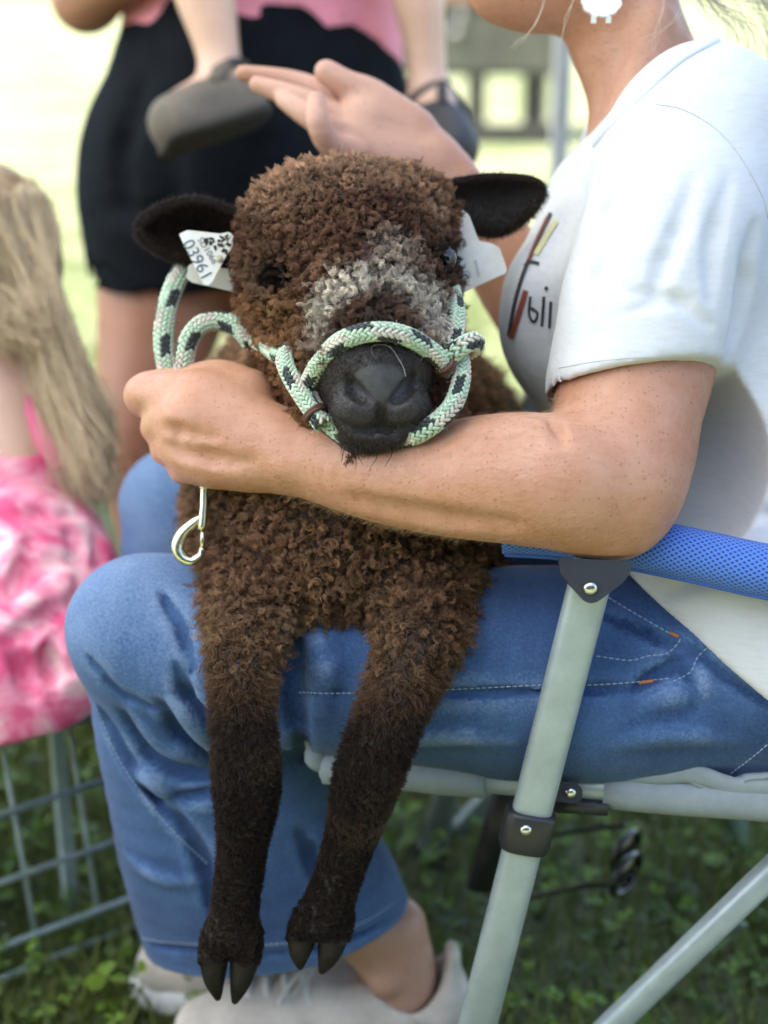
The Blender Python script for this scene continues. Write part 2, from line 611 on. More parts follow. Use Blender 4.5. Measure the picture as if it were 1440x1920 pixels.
# grass blades and clover, one mass
def blades(n, xr, yr, hr, w, r, tintlo, tinthi, keep=None):
    x = r.uniform(*xr, n); y = r.uniform(*yr, n)
    if keep is not None:
        m = keep(x, y); x, y = x[m], y[m]; n = len(x)
    hgt = r.uniform(*hr, n) * (0.7 + 0.5 * np.sin(x * 9) * np.sin(y * 7 + 1))
    hgt = np.maximum(hgt, hr[0])
    a = r.uniform(0, 6.283, n); lean = r.uniform(0.1, 1.0, n) * hgt
    d = np.stack([np.cos(a), np.sin(a), np.zeros(n)], 1)
    sd = np.stack([-np.sin(a), np.cos(a), np.zeros(n)], 1)
    ww = w * r.uniform(0.6, 1.4, n)[:, None]
    b = np.stack([x, y, np.full(n, -0.02)], 1)
    up = np.array((0, 0, 1.0))
    mid = b + up * (hgt * 0.6)[:, None] + d * (lean * 0.3)[:, None]
    tip = b + up * hgt[:, None] + d * lean[:, None]
    V = np.stack([b - sd * ww, b + sd * ww, mid - sd * ww * 0.8, mid + sd * ww * 0.8, tip - sd * ww * 0.12, tip + sd * ww * 0.12], 1)
    base = (np.arange(n) * 6)[:, None]
    Q = np.concatenate([base + np.array([0, 1, 3, 2]), base + np.array([2, 3, 5, 4])])
    t = r.random((n, 1)); c = np.array(tintlo) * (1 - t) + np.array(tinthi) * t
    return V.reshape(-1, 3), Q, np.repeat(c, 6, 0)
def clover(n, xr, yr, r, size=(0.005, 0.010), zr=(0.015, 0.06)):
    V = []; Q = []; T = []
    k = 0
    for _ in range(n):
        c = np.array((r.uniform(*xr), r.uniform(*yr), r.uniform(*zr)))
        s = r.uniform(*size); col = np.array((0.085, 0.140, 0.012)) * r.uniform(0.4, 2.4)
        a0 = r.uniform(0, 6.28); tilt = r.normal(0, 0.35, 2)
        for j in range(3):
            a = a0 + j * 2.094
            d = np.array((math.cos(a), math.sin(a), tilt[0])); e = np.array((-math.sin(a), math.cos(a), tilt[1]))
            V += [c, c + s * (0.7 * d - 0.62 * e + (0, 0, 0.1)), c + s * (1.35 * d - 0.35 * e), c + s * (1.25 * d), c + s * (1.35 * d + 0.35 * e), c + s * (0.7 * d + 0.62 * e + (0, 0, 0.1))]
            Q += [(k, k + 1, k + 2, k + 3), (k, k + 3, k + 4, k + 5)]
            T += [col] * 6; k += 6
    return np.array(V), np.array(Q), np.array(T)
r_ = np.random.default_rng(3)
lo, hi = (0.06, 0.09, 0.012), (0.24, 0.28, 0.045)
sets = [blades(38000, (-0.95, 1.0), (0.85, 2.3), (0.02, 0.06), 0.0015, r_, lo, hi),
        blades(15000, (-0.95, 1.0), (0.85, 2.3), (0.05, 0.10), 0.0022, r_, (0.06, 0.10, 0.012), (0.20, 0.24, 0.05)),
        blades(3500, (-0.95, 1.0), (0.85, 2.3), (0.01, 0.05), 0.0012, r_, (0.20, 0.16, 0.08), (0.40, 0.33, 0.18)),
        clover(2600, (-0.75, 0.9), (0.95, 2.2), r_),
        clover(70, (-0.75, 0.9), (1.0, 2.0), r_, (0.012, 0.018), (0.03, 0.07)),
        blades(42000, (-2.6, 2.6), (2.2, 6.5), (0.025, 0.07), 0.0032, r_, (0.08, 0.125, 0.03), (0.21, 0.24, 0.10))]
GV = []; GQ = []; GT = []; k = 0
for v, q, t in sets:
    GV.append(v); GQ.append(q + k); GT.append(t); k += len(v)
gm = mat('grass_blade', (0.08, 0.13, 0.03), 0.55, attr=True, var=(30, 0.25))
nt = gm.node_tree; b = nt.nodes['Principled BSDF']
tr = nd(nt, 'ShaderNodeBsdfTranslucent'); mxs = nd(nt, 'ShaderNodeMixShader'); mxs.inputs[0].default_value = 0.35
nt.links.new(b.inputs['Base Color'].links[0].from_socket, tr.inputs[0])
nt.links.new(b.outputs[0], mxs.inputs[1]); nt.links.new(tr.outputs[0], mxs.inputs[2])
nt.links.new(mxs.outputs[0], nt.nodes['Material Output'].inputs[0])
grass = mesh_obj('grass', np.concatenate(GV), np.concatenate(GQ), gm, smooth=False, tint=np.concatenate(GT))
tag(grass, 'short green grass and clover growing around the chair', 'grass', kind='stuff')

# broad weed leaves in the grass
leaf_m = mat('leaf', (0.05, 0.10, 0.03), 0.5, var=(60, 0.3))
def broad_leaf(loc, ang, L, w, rise, label):
    s = np.linspace(0, 1, 9); wid = w * np.sin(np.pi * np.clip(s, 0.04, 0.985)) ** 0.7
    c = np.array(loc); d = np.array((math.cos(ang), math.sin(ang), 0)); e = np.array((-math.sin(ang), math.cos(ang), 0))
    V = []
    for t, ww in zip(s, wid):
        m = c + d * L * t + np.array((0, 0, rise * math.sin(t * 2.3)))
        V += [m - e * ww + (0, 0, ww * 0.35), m, m + e * ww + (0, 0, ww * 0.35)]
    F = []
    for i in range(8):
        for j in (0, 1): F.append((i * 3 + j, i * 3 + j + 1, i * 3 + 4 + j, i * 3 + 3 + j))
    o = mesh_obj('broad_leaf', V, F, leaf_m)
    md = o.modifiers.new('s', 'SOLIDIFY'); md.thickness = 0.0006
    return tag(o, label, 'leaf')
broad_leaf(P(1395, 1600, 1.50), 1.9, 0.085, 0.022, 0.05, 'broad green weed leaf standing in grass under the seat rail')
broad_leaf(P(1330, 1790, 1.36), 0.6, 0.05, 0.013, 0.02, 'small round weed leaf low in grass beside the rear chair leg')

# ------------------------------------------------------------ canopy overhead
steel = mat('grey_steel', (0.42, 0.43, 0.45), 0.42, 0.35, var=(25, 0.12))
m, nt, b = new_mat('canopy_cloth')
df = nd(nt, 'ShaderNodeBsdfDiffuse'); df.inputs[0].default_value = (0.8, 0.81, 0.82, 1)
tl = nd(nt, 'ShaderNodeBsdfTranslucent'); tl.inputs[0].default_value = (0.80, 0.82, 0.84, 1)
ms = nd(nt, 'ShaderNodeMixShader'); ms.inputs[0].default_value = 0.40
nt.links.new(df.outputs[0], ms.inputs[1]); nt.links.new(tl.outputs[0], ms.inputs[2]); nt.links.new(ms.outputs[0], nt.nodes['Material Output'].inputs[0])
canopy_m = m
X0, X1, Y0, Y1 = -2.62, 0.36, -0.05, 3.0
cz = 2.3
can = empty('pop_up_canopy', ((X0 + X1) / 2, (Y0 + Y1) / 2, 0), 'white pop-up canopy on slim grey steel legs over the group', 'canopy')
for (x, y) in ((X0, Y0), (X1, Y0), (X0, Y1), (X1, Y1)):
    g = Geo()
    g.put(*sweep([(x, y, -0.01), (x, y, 1.2)], 0.019, 0.019, 12, up=(0, 1, 0), power=5)[:2])
    g.put(*sweep([(x, y, 1.18), (x, y, cz)], 0.0145, 0.0145, 12, up=(0, 1, 0), power=5)[:2])
    g.put(*box((x, y, -0.004), (0.09, 0.09, 0.006)))
    g.put(*box((x, y, 1.19), (0.05, 0.05, 0.06)))
    g.build('leg', steel, can, smooth=False)
cx, cy = (X0 + X1) / 2, (Y0 + Y1) / 2
C4 = [(X0 - .03, Y0 - .03), (X1 + .03, Y0 - .03), (X1 + .03, Y1 + .03), (X0 - .03, Y1 + .03)]
V = []; F = []; nn = 9
for s in range(4):
    a, b2 = np.array(C4[s]), np.array(C4[(s + 1) % 4]); base = len(V)
    for i in range(nn):
        for j in range(nn):
            u, w = i / (nn - 1), j / (nn - 1)
            q = (a * (1 - u) + b2 * u) * (1 - w) + np.array((cx, cy)) * w
            V.append((q[0], q[1], cz + 0.75 * w - 0.07 * math.sin(math.pi * u) * (1 - w) - 0.12 * math.sin(math.pi * w)))
    for i in range(nn - 1):
        for j in range(nn - 1): F.append((base + i * nn + j, base + (i + 1) * nn + j, base + (i + 1) * nn + j + 1, base + i * nn + j + 1))
    base = len(V)
    for i in range(nn):
        u = i / (nn - 1); q = a * (1 - u) + b2 * u; zz = cz - 0.07 * math.sin(math.pi * u)
        V += [(q[0], q[1], zz), (q[0], q[1], zz - 0.2)]
    for i in range(nn - 1): F.append((base + 2 * i, base + 2 * i + 1, base + 2 * i + 3, base + 2 * i + 2))
mesh_obj('roof_cloth', V, F, canopy_m, can)

# ------------------------------------------------------------ far farm cart
wood_g = mat('weathered_panel', (0.045, 0.047, 0.032), 0.8, var=(6, 0.35))
dark = mat('dark_timber', (0.02, 0.02, 0.016), 0.8, var=(8, 0.3))
rust = mat('rust_red_rim', (0.16, 0.07, 0.05), 0.7, var=(9, 0.25))
chrome = mat('chrome', (0.8, 0.8, 0.8), 0.12, 1.0)
cy_ = 10.6
cart = empty('farm_cart', (0.55, cy_, 0), 'grey farm cart with red-brown rim standing on the far sunny lawn', 'cart')
for i in range(3):
    mesh_obj('side_plank', *box((0.42, cy_, 0.56 + i * 0.155), (1.62, 0.035, 0.148)), wood_g, cart, False)
    mesh_obj('side_plank', *box((0.42, cy_ + 1.0, 0.56 + i * 0.155), (1.62, 0.035, 0.148)), wood_g, cart, False)
for x in (-0.405, 1.245):
    for i in range(3): mesh_obj('end_plank', *box((x, cy_ + 0.5, 0.56 + i * 0.155), (0.03, 0.96, 0.148)), wood_g, cart, False)
mesh_obj('bed', *box((0.42, cy_ + 0.5, 0.465), (1.62, 1.0, 0.03)), wood_g, cart, False)
for yy in (cy_, cy_ + 1.0): mesh_obj('rim', *box((0.42, yy, 0.985), (1.72, 0.09, 0.06)), rust, cart, False)
for x in (-0.3, 0.69, 1.13):
    mesh_obj('post', *box((x, cy_ + 0.04, 0.24), (0.085, 0.085, 0.46)), dark, cart, False)
    mesh_obj('post', *box((x, cy_ + 0.95, 0.24), (0.085, 0.085, 0.46)), dark, cart, False)
mesh_obj('lower_beam', *box((0.62, cy_ - 0.03, 0.06), (1.2, 0.1, 0.13)), dark, cart, False)
for (x, z) in ((0.545, 0.86), (0.505, 0.755)):  # chrome balls added to catch the sun as two blurred highlights
    V, F = uvsphere((x, cy_ - 0.04, z), 0.02); mesh_obj('glint_ball', V, F, chrome, cart)

# leafy screen added out of view behind the camera to shut out low sky
HF = Field((-4.2, -3.4, -0.1), (4.2, -1.7, 3.0), 0.075, far=0.4)
HF.chain([(-3.6, -2.6, 0.5), (-1.5, -2.5, 0.6), (0.5, -2.65, 0.5), (3.6, -2.5, 0.6)], [0.55] * 4, 0.2, flat=((0, 0, 1), 1.4))
HF.chain([(-3.6, -2.6, 1.7), (-1.5, -2.5, 1.8), (0.5, -2.65, 1.9), (3.6, -2.5, 1.7)], [0.55, 0.5, 0.58, 0.5], 0.3, flat=((0, 0, 1), 1.5))
HF.ripple(0.10, 5, 4, (1, 1, 1), 3)
Vh, Qh = HF.mesh(0)
sky_block_hedge = empty('sky_block_hedge', (0, -2.6, 0), 'dense dark green leafy screen added out of view to block low sky light', 'sky_block_hedge')
sky_block_m = mat('sky_block_leaf', (0.035, 0.06, 0.015), 0.7, var=(9, 0.5), bump=(14, 1.0, 0.05))
mesh_obj('foliage', Vh, Qh, sky_block_m, sky_block_hedge)
ph, Nh = scatter(Vh, Qh, 16000, np.random.default_rng(2)); rh_ = np.random.default_rng(9)
a_ = rh_.normal(size=(len(ph), 3)); a_ /= np.linalg.norm(a_, axis=1)[:, None]; b_ = np.cross(a_, Nh + 0.3 * rh_.normal(size=ph.shape)); b_ /= np.linalg.norm(b_, axis=1)[:, None] + 1e-9
c_ = ph + Nh * rh_.uniform(-0.02, 0.07, (len(ph), 1))
VV = np.stack([c_ - a_ * .045, c_ + b_ * .022, c_ + a_ * .045, c_ - b_ * .022], 1).reshape(-1, 3)
tag(mesh_obj('leaves', VV, np.arange(len(VV)).reshape(-1, 4), sky_block_m, sky_block_hedge, smooth=False), kind='stuff')
# ======================================================= woman in the chair
def skin_mat(name, col, col2, freckle=0.5, pale=None):
    m, nt, b = new_mat(name)
    b.inputs['Roughness'].default_value = 0.46
    b.inputs['Specular IOR Level'].default_value = 0.5
    b.inputs['Subsurface Weight'].default_value = 0.12
    b.inputs['Subsurface Radius'].default_value = (1.0, 0.35, 0.2)
    b.inputs['Subsurface Scale'].default_value = 0.006
    tc = nd(nt, 'ShaderNodeTexCoord')
    n1 = nd(nt, 'ShaderNodeTexNoise', Scale=26.0, Detail=8.0, Roughness=0.75)
    n2 = nd(nt, 'ShaderNodeTexNoise', Scale=420.0, Detail=3.0, Roughness=0.6)
    for n in (n1, n2): nt.links.new(tc.outputs['Object'], n.inputs['Vector'])
    mr = nd(nt, 'ShaderNodeMapRange'); mr.inputs[1].default_value = 0.32; mr.inputs[2].default_value = 0.68
    nt.links.new(n1.outputs[0], mr.inputs[0])
    mx = nd(nt, 'ShaderNodeMix', data_type='RGBA')
    mx.inputs[6].default_value = (*col, 1); mx.inputs[7].default_value = (*col2, 1)
    nt.links.new(mr.outputs[0], mx.inputs[0])
    base_out = mx.outputs[2]
    if pale is not None:      # untanned soles, palms and ankles
        at_ = nd(nt, 'ShaderNodeAttribute', attribute_name='tint')
        mp_ = nd(nt, 'ShaderNodeMix', data_type='RGBA'); mp_.inputs[7].default_value = (*pale, 1)
        nt.links.new(at_.outputs['Fac'], mp_.inputs[0]); nt.links.new(base_out, mp_.inputs[6]); base_out = mp_.outputs[2]
    # freckles and sun spots
    def spots(scale, size, thr, colr, src):
        v = nd(nt, 'ShaderNodeTexVoronoi', Scale=scale); v.inputs['Randomness'].default_value = 1
        wn_ = nd(nt, 'ShaderNodeTexNoise', Scale=scale * 2.0, Detail=2.0); nt.links.new(tc.outputs['Object'], wn_.inputs['Vector'])
        wm = nd(nt, 'ShaderNodeVectorMath', operation='MULTIPLY_ADD'); wm.inputs[1].default_value = (0.5 / scale,) * 3
        nt.links.new(wn_.outputs['Color'], wm.inputs[0]); nt.links.new(tc.outputs['Object'], wm.inputs[2]); nt.links.new(wm.outputs[0], v.inputs['Vector'])
        sz = nd(nt, 'ShaderNodeMapRange'); sz.inputs[1].default_value = size; sz.inputs[2].default_value = size * 0.45
        nt.links.new(v.outputs['Distance'], sz.inputs[0])
        sep = nd(nt, 'ShaderNodeSeparateColor'); nt.links.new(v.outputs['Color'], sep.inputs[0])
        gt = nd(nt, 'ShaderNodeMath', operation='GREATER_THAN'); gt.inputs[1].default_value = thr
        nt.links.new(sep.outputs[0], gt.inputs[0])
        mu = nd(nt, 'ShaderNodeMath', operation='MULTIPLY'); nt.links.new(sz.outputs[0], mu.inputs[0]); nt.links.new(gt.outputs[0], mu.inputs[1])
        m3 = nd(nt, 'ShaderNodeMath', operation='MULTIPLY')
        am = nd(nt, 'ShaderNodeMapRange'); am.inputs[3].default_value = 0.12 * freckle; am.inputs[4].default_value = freckle
        nt.links.new(sep.outputs[1], am.inputs[0]); nt.links.new(am.outputs[0], m3.inputs[1])
        nt.links.new(mu.outputs[0], m3.inputs[0])
        q = nd(nt, 'ShaderNodeMix', data_type='RGBA'); q.inputs[7].default_value = (*colr, 1)
        nt.links.new(m3.outputs[0], q.inputs[0]); nt.links.new(src, q.inputs[6])
        return q.outputs[2]
    s = spots(300.0, 0.42, 0.60, (0.27, 0.10, 0.045), base_out)
    s = spots(62.0, 0.12, 0.90, (0.15, 0.05, 0.025), s)
    nt.links.new(s, b.inputs['Base Color'])
    n3 = nd(nt, 'ShaderNodeTexNoise', Scale=60.0, Detail=3.0); n3.inputs['Distortion'].default_value = 0.6
    mp = nd(nt, 'ShaderNodeMapping'); mp.inputs['Scale'].default_value = (0.5, 1, 1.5)
    nt.links.new(tc.outputs['Object'], mp.inputs[0]); nt.links.new(mp.outputs[0], n3.inputs['Vector'])
    b1 = nd(nt, 'ShaderNodeBump', Strength=0.6, Distance=0.0007); nt.links.new(n2.outputs[0], b1.inputs['Height'])
    b2 = nd(nt, 'ShaderNodeBump', Strength=0.5, Distance=0.002); nt.links.new(n3.outputs[0], b2.inputs['Height'])
    nt.links.new(b1.outputs[0], b2.inputs['Normal']); nt.links.new(b2.outputs[0], b.inputs['Normal'])
    return m
skin = skin_mat('tanned_skin', (0.43, 0.190, 0.100), (0.53, 0.285, 0.185), 0.6, (0.50, 0.28, 0.20))

woman = empty('person', (0.30, 1.25, 0), 'woman in pale tee and blue jeans seated in folding chair, hugging the lamb', 'person')
PL = lambda rows: np.array([P(*q) for q in rows])

hB = 0.003
B = Field((-0.24, 0.90, 0.0), (0.50, 1.68, 1.36), hB, far=0.045)
# near arm
arm = [(1290, 300, 1.15), (1240, 520, 1.11), (1184, 735, 1.075), (1150, 880, 1.050)]
B.chain(PL(arm), [0.058, 0.058, 0.0570, 0.0465], 0.016)
fore = [(1140, 912, 1.04), (1060, 905, 1.03), (960, 897, 1.035), (840, 897, 1.05), (720, 885, 1.065), (600, 862, 1.085), (510, 842, 1.10)]
B.chain(PL(fore), [0.0480, 0.0490, 0.0480, 0.0430, 0.0385, 0.0325, 0.0285], 0.02)
B.chain(PL([(1178, 860, 1.055), (1166, 950, 1.045), (1145, 985, 1.038), (1100, 978, 1.035)]), [0.043, 0.030, 0.0195, 0.016], 0.025)   # elbow point
B.ell(P(548, 870, 1.073), (0.013, 0.012, 0.010), k=0.014)                                            # wrist bone
B.groove([(1018, 742), (1026, 776), (1044, 806), (1056, 832)], 0.0042, 1.0, k=0.004)                   # crook of the arm
B.groove([(640, 940), (740, 962), (840, 978), (960, 988)], 0.009, 0.45, k=0.010)                                   # tendon line
# near hand: a fist round the rope
B.chain(PL([(505, 838, 1.10), (440, 815, 1.105), (380, 795, 1.11)]), [0.030, 0.034, 0.036], 0.02)
B.chain(PL([(450, 765, 1.125), (380, 750, 1.125), (330, 748, 1.125)]), [0.026, 0.024, 0.021], 0.018)
B.chain(PL([(450, 860, 1.10), (400, 862, 1.105), (368, 858, 1.11)]), [0.022, 0.022, 0.019], 0.018)
knuck = [((322, 742, 1.118), (272, 738, 1.135), (272, 752, 1.168), (315, 762, 1.180), (350, 766, 1.172)),
         ((316, 792, 1.112), (296, 800, 1.135), (302, 806, 1.168), (338, 808, 1.180), (368, 806, 1.172)),
         ((330, 838, 1.112), (312, 843, 1.135), (320, 846, 1.166), (352, 846, 1.176), (380, 842, 1.168)),
         ((356, 876, 1.115), (342, 880, 1.136), (348, 880, 1.160), (375, 876, 1.168), (398, 872, 1.160))]
for kk, rr in zip(knuck, (0.0155, 0.0140, 0.0130, 0.0115)):
    B.chain(PL(kk), [rr * 1.05, rr, rr * 0.92, rr * 0.85, rr * 0.75], 0.007)
B.chain(PL([(470, 742, 1.128), (410, 712, 1.140), (340, 716, 1.152), (285, 722, 1.158), (262, 726, 1.158)]), [0.021, 0.0165, 0.0125, 0.0120, 0.0085], 0.010)
B.groove([(300, 800), (330, 812), (400, 822)], 0.0075, 0.75, k=0.005)
B.groove([(312, 838), (350, 850), (430, 858)], 0.0075, 0.75, k=0.005)
B.groove([(355, 852), (420, 868), (480, 866)], 0.005, 0.6, k=0.005)
# torso and neck inside the shirt
B.chain(PL([(1470, 1180, 1.27), (1330, 880, 1.27), (1250, 560, 1.27), (1250, 330, 1.27)]), [0.10, 0.095, 0.105, 0.07], 0.03, flat=((0, 1, 0), 1.3))
B.chain(PL([(1290, 290, 1.15), (1260, 300, 1.27), (1215, 300, 1.40)]), [0.05, 0.05, 0.05], 0.03)
B.chain(PL([(1260, 330, 1.27), (1215, 170, 1.265), (1160, 20, 1.26), (1150, -100, 1.26)]), [0.066, 0.0535, 0.052, 0.055], 0.03)
# the two cords of the neck and hollow at the collar bone
B.chain(PL([(1230, 40, 1.215), (1190, 160, 1.215), (1150, 262, 1.225)]), [0.012, 0.012, 0.009], 0.022)
# head: jaw, skull and features
B.chain(PL([(940, -32, 1.25), (1020, -20, 1.235), (1120, -60, 1.215), (1150, -150, 1.21)]), [0.024, 0.026, 0.028, 0.024], 0.03)
B.chain(PL([(940, -32, 1.25), (1020, -20, 1.265), (1120, -60, 1.295), (1150, -150, 1.30)]), [0.024, 0.026, 0.028, 0.024], 0.03)
B.ell(P(1110, -270, 1.255), (0.098, 0.074, 0.11), k=0.03)
B.ell(P(990, -130, 1.255), (0.045, 0.052, 0.075), k=0.035)
B.chain(PL([(915, -250, 1.255), (878, -170, 1.255)]), [0.010, 0.016], 0.012)                         # nose
B.ell(P(905, -95, 1.255), (0.014, 0.024, 0.007), k=0.008); B.ell(P(908, -68, 1.255), (0.014, 0.021, 0.008), k=0.008)   # lips
for zz in (1.222, 1.288): B.ell(P(930, -225, zz), (0.014, 0.013, 0.012), k=0.012, mode='sub')
for zz in (1.176, 1.334): B.ell(P(1115, -165, zz), (0.020, 0.008, 0.032), k=0.008)                    # ears
# far arm up behind the lamb, open hand
B.chain(PL([(1215, 300, 1.42), (1130, 520, 1.42), (1050, 660, 1.40)]), [0.05, 0.046, 0.043], 0.02)
B.chain(PL([(1050, 660, 1.40), (960, 510, 1.37), (880, 395, 1.345), (820, 320, 1.33)]), [0.042, 0.040, 0.032, 0.0265], 0.02)
hp = [(825, 325, 1.33), (760, 270, 1.325), (690, 235, 1.315)]
B.chain(PL(hp), [0.027, 0.033, 0.029], 0.012, flat=(TOCAM, 0.62))
B.chain(PL([(800, 300, 1.325), (730, 300, 1.315), (660, 275, 1.305)]), [0.022, 0.022, 0.018], 0.014)
B.chain(PL([(770, 245, 1.33), (700, 185, 1.325), (650, 160, 1.32), (612, 135, 1.318)]), [0.022, 0.0172, 0.0140, 0.0115], 0.008)   # thumb
B.chain(PL([(668, 212, 1.335), (585, 166, 1.347), (528, 150, 1.350), (456, 137, 1.345)]), [0.0145, 0.0118, 0.0108, 0.0078], 0.003)
B.chain(PL([(664, 238, 1.318), (590, 196, 1.318), (535, 176, 1.322), (482, 158, 1.328)]), [0.0145, 0.0115, 0.0105, 0.0080], 0.003)
B.chain(PL([(660, 262, 1.302), (602, 232, 1.296), (562, 206, 1.302), (530, 186, 1.312)]), [0.0145, 0.0118, 0.0105, 0.0080], 0.003)
B.chain(PL([(664, 290, 1.292), (618, 268, 1.274), (598, 230, 1.264), (593, 188, 1.270)]), [0.0145, 0.0120, 0.0112, 0.0085], 0.003)
# legs inside the jeans, ankles, feet
hipn, hipf = P(1470, 1230, 1.19), P(1440, 1120, 1.40)
kn, kf = P(262, 1185, 1.20), P(330, 960, 1.47)
an, af = np.array((0.000, 1.165, 0.115)), np.array((-0.055, 1.275, 0.10))
B.chain([hipn, (hipn + kn) / 2, kn], [0.075, 0.065, 0.045], 0.03)
B.chain([hipf, (hipf + kf) / 2, kf], [0.075, 0.065, 0.045], 0.03)
B.chain([kn, (kn * 0.6 + an * 0.4) + (-0.022, 0.01, 0), (kn * 0.25 + an * 0.75) + (-0.012, 0, 0), an], [0.045, 0.046, 0.034, 0.030], 0.02)
B.chain([kf, (kf * 0.6 + af * 0.4), af], [0.045, 0.048, 0.030], 0.02)
B.chain([an + (0.012, 0, 0.03), an + (0.012, 0, -0.05), an + (-0.08, -0.005, -0.075), an + (-0.15, -0.01, -0.083)], [0.030, 0.034, 0.028, 0.02], 0.02)
B.ell(an + np.array((0.0, -0.030, -0.012)), 0.012, k=0.014)
B.chain([af + (0.012, 0, 0.03), af + (0.012, 0, -0.045), af + (-0.07, -0.005, -0.065), af + (-0.12, -0.01, -0.073)], [0.030, 0.034, 0.028, 0.02], 0.02)
VB, QB = B.mesh(2)
pal = np.clip((0.34 - VB[:, 2]) / 0.08, 0, 1)
palm_c = P(650, 230, 1.30)
pal = np.maximum(pal, np.clip(1.6 - np.linalg.norm((VB - palm_c) / (0.12, 0.10, 0.09), axis=1), 0, 1))
body_w = mesh_obj('body', VB, QB, skin, woman, tint=np.repeat(pal[:, None], 3, 1))
bvhB = bvh_of(VB, QB)
# fine pale down on the near forearm
rA = np.random.default_rng(77)
def on_arm(c):
    px, py, zc = proj(c); return ((px > 520) & (px < 1180) & (py > 740) & (py < 1010) & (zc < 1.10)).astype(float)
pA, NA = scatter(VB, QB, 5200, rA, on_arm)
dA = NA * 0.35 + np.array((-0.75, 0.0, -0.25)) + 0.25 * rA.normal(size=NA.shape); dA /= np.linalg.norm(dA, axis=1)[:, None]
sA = np.linspace(0, 1, 4)
qA = pA[:, None] + dA[:, None] * (sA[None, :, None] * rA.uniform(0.003, 0.009, (len(pA), 1, 1))) - NA[:, None] * (0.0012 * sA ** 2)[None, :, None]
down_m = mat('arm_down', (0.55, 0.38, 0.22), 0.5, attr=True)
strands('arm_hair', qA, np.linspace(0.00006, 0.00003, 4), np.tile((0.50, 0.33, 0.18), (len(pA), 1)), down_m, body_w)

# ---------------------------------------------------------------- t-shirt
hS = 0.0032
T = Field((0.04, 0.93, 0.30), (0.56, 1.64, 1.08), hS, far=0.075)
YX = (0, 1, 0)
T.chain(PL([(1500, 1250, 1.27), (1420, 1080, 1.27), (1325, 850, 1.27), (1250, 640, 1.275), (1240, 480, 1.275), (1275, 330, 1.27)]),
        [0.128, 0.126, 0.122, 0.128, 0.116, 0.085], 0.03, flat=(YX, 1.32))
T.chain(PL([(1310, 260, 1.15), (1290, 250, 1.27), (1230, 260, 1.41)]), [0.060, 0.058, 0.058], 0.04)          # shoulders
T.chain(PL([(1340, 240, 1.19), (1330, 205, 1.23), (1310, 175, 1.26)]), [0.050, 0.040, 0.034], 0.03)
T.ell(P(1075, 600, 1.22), (0.062, 0.055, 0.062), k=0.05); T.ell(P(1060, 590, 1.36), (0.058, 0.055, 0.058), k=0.05)
T.chain(PL([(1420, 560, 1.20), (1405, 740, 1.185), (1375, 900, 1.175), (1375, 1040, 1.185), (1430, 1160, 1.19), (1520, 1280, 1.19)]), [0.085, 0.095, 0.100, 0.114, 0.126, 0.13], 0.07)
sleeve = [(1320, 260, 1.16), (1275, 420, 1.12), (1225, 570, 1.09), (1186, 725, 1.077)]
T.chain(PL(sleeve), [0.070, 0.0745, 0.0725, 0.0705], 0.035)
T.chain(PL([(1225, 300, 1.42), (1150, 460, 1.43), (1120, 540, 1.43)]), [0.068, 0.068, 0.066], 0.035)
T.ripple(0.0050, 26, 5, (1, 1, 1), 3)
for ln, rr in (([(1225, 905), (1300, 890), (1400, 905), (1440, 900)], 0.010), ([(1240, 960), (1320, 948), (1440, 965)], 0.009), ([(1280, 850), (1350, 842), (1440, 850)], 0.008),
               ([(1090, 560), (1130, 470), (1150, 380)], 0.009),
               ([(1170, 590), (1220, 570), (1300, 560)], 0.004), ([(1372, 690), (1395, 560), (1420, 430)], 0.012), ([(1330, 610), (1260, 560), (1180, 545)], 0.006),
               ([(1250, 1110), (1330, 1080), (1440, 1090)], 0.008), ([(1300, 330), (1270, 430), (1235, 520), (1225, 575)], 0.008), ([(1370, 330), (1340, 450), (1335, 560)], 0.008), ([(1180, 300), (1120, 420), (1085, 520)], 0.007)):
    T.groove(ln, rr, 0.75, k=rr * 0.7)
# cut the openings
def cut_end(F_, a, b, r, keep_r):
    """hollow a sleeve or hem: a to b along the axis"""
    F_.chain([a, b], [r, r * 1.02], 0.004, mode='sub', smooth=False)
sd = P(1192, 690, 1.077) - P(1225, 570, 1.09); sd = sd / np.linalg.norm(sd)
tip = P(1186, 722, 1.077)
def trim(F_, c, n, R):
    """flat cut within a ball round c"""
    w = F_.win(c - 2 * R, c + 2 * R); sl, X, Y, Z = w
    d = ((X - c[0]) * n[0] + (Y - c[1]) * n[1] + (Z - c[2]) * n[2]).astype(np.float32)
    ball = np.sqrt((X - c[0] - n[0] * R * .6) ** 2 + (Y - c[1] - n[1] * R * .6) ** 2 + (Z - c[2] - n[2] * R * .6) ** 2) - R
    a = F_.f[sl]; e = -np.maximum(-d, ball.astype(np.float32))
    k = 0.003; hh = np.clip(0.5 - 0.5 * (a - e) / k, 0, 1)
    F_.f[sl] = a + (e - a) * hh + k * hh * (1 - hh)
cn = -UPV * 0.97 + TOCAM * 0.18 + RIGHT * 0.14
cn /= np.linalg.norm(cn)
trim(T, tip, cn, 0.095)
T.chain([tip - sd * 0.03, tip + sd * 0.05], [0.050, 0.0625], 0.003, mode='sub', smooth=False)
# neck opening: a V towards the chest
T.chain(PL([(1262, 330, 1.27), (1215, 170, 1.265), (1160, 20, 1.26)]), [0.064, 0.0575, 0.06], 0.006, mode='sub')
T.chain(PL([(1215, 200, 1.262), (1140, 225, 1.262), (1100, 262, 1.262), (1085, 262, 1.262)]), [0.045, 0.030, 0.014, 0.008], 0.008, mode='sub')
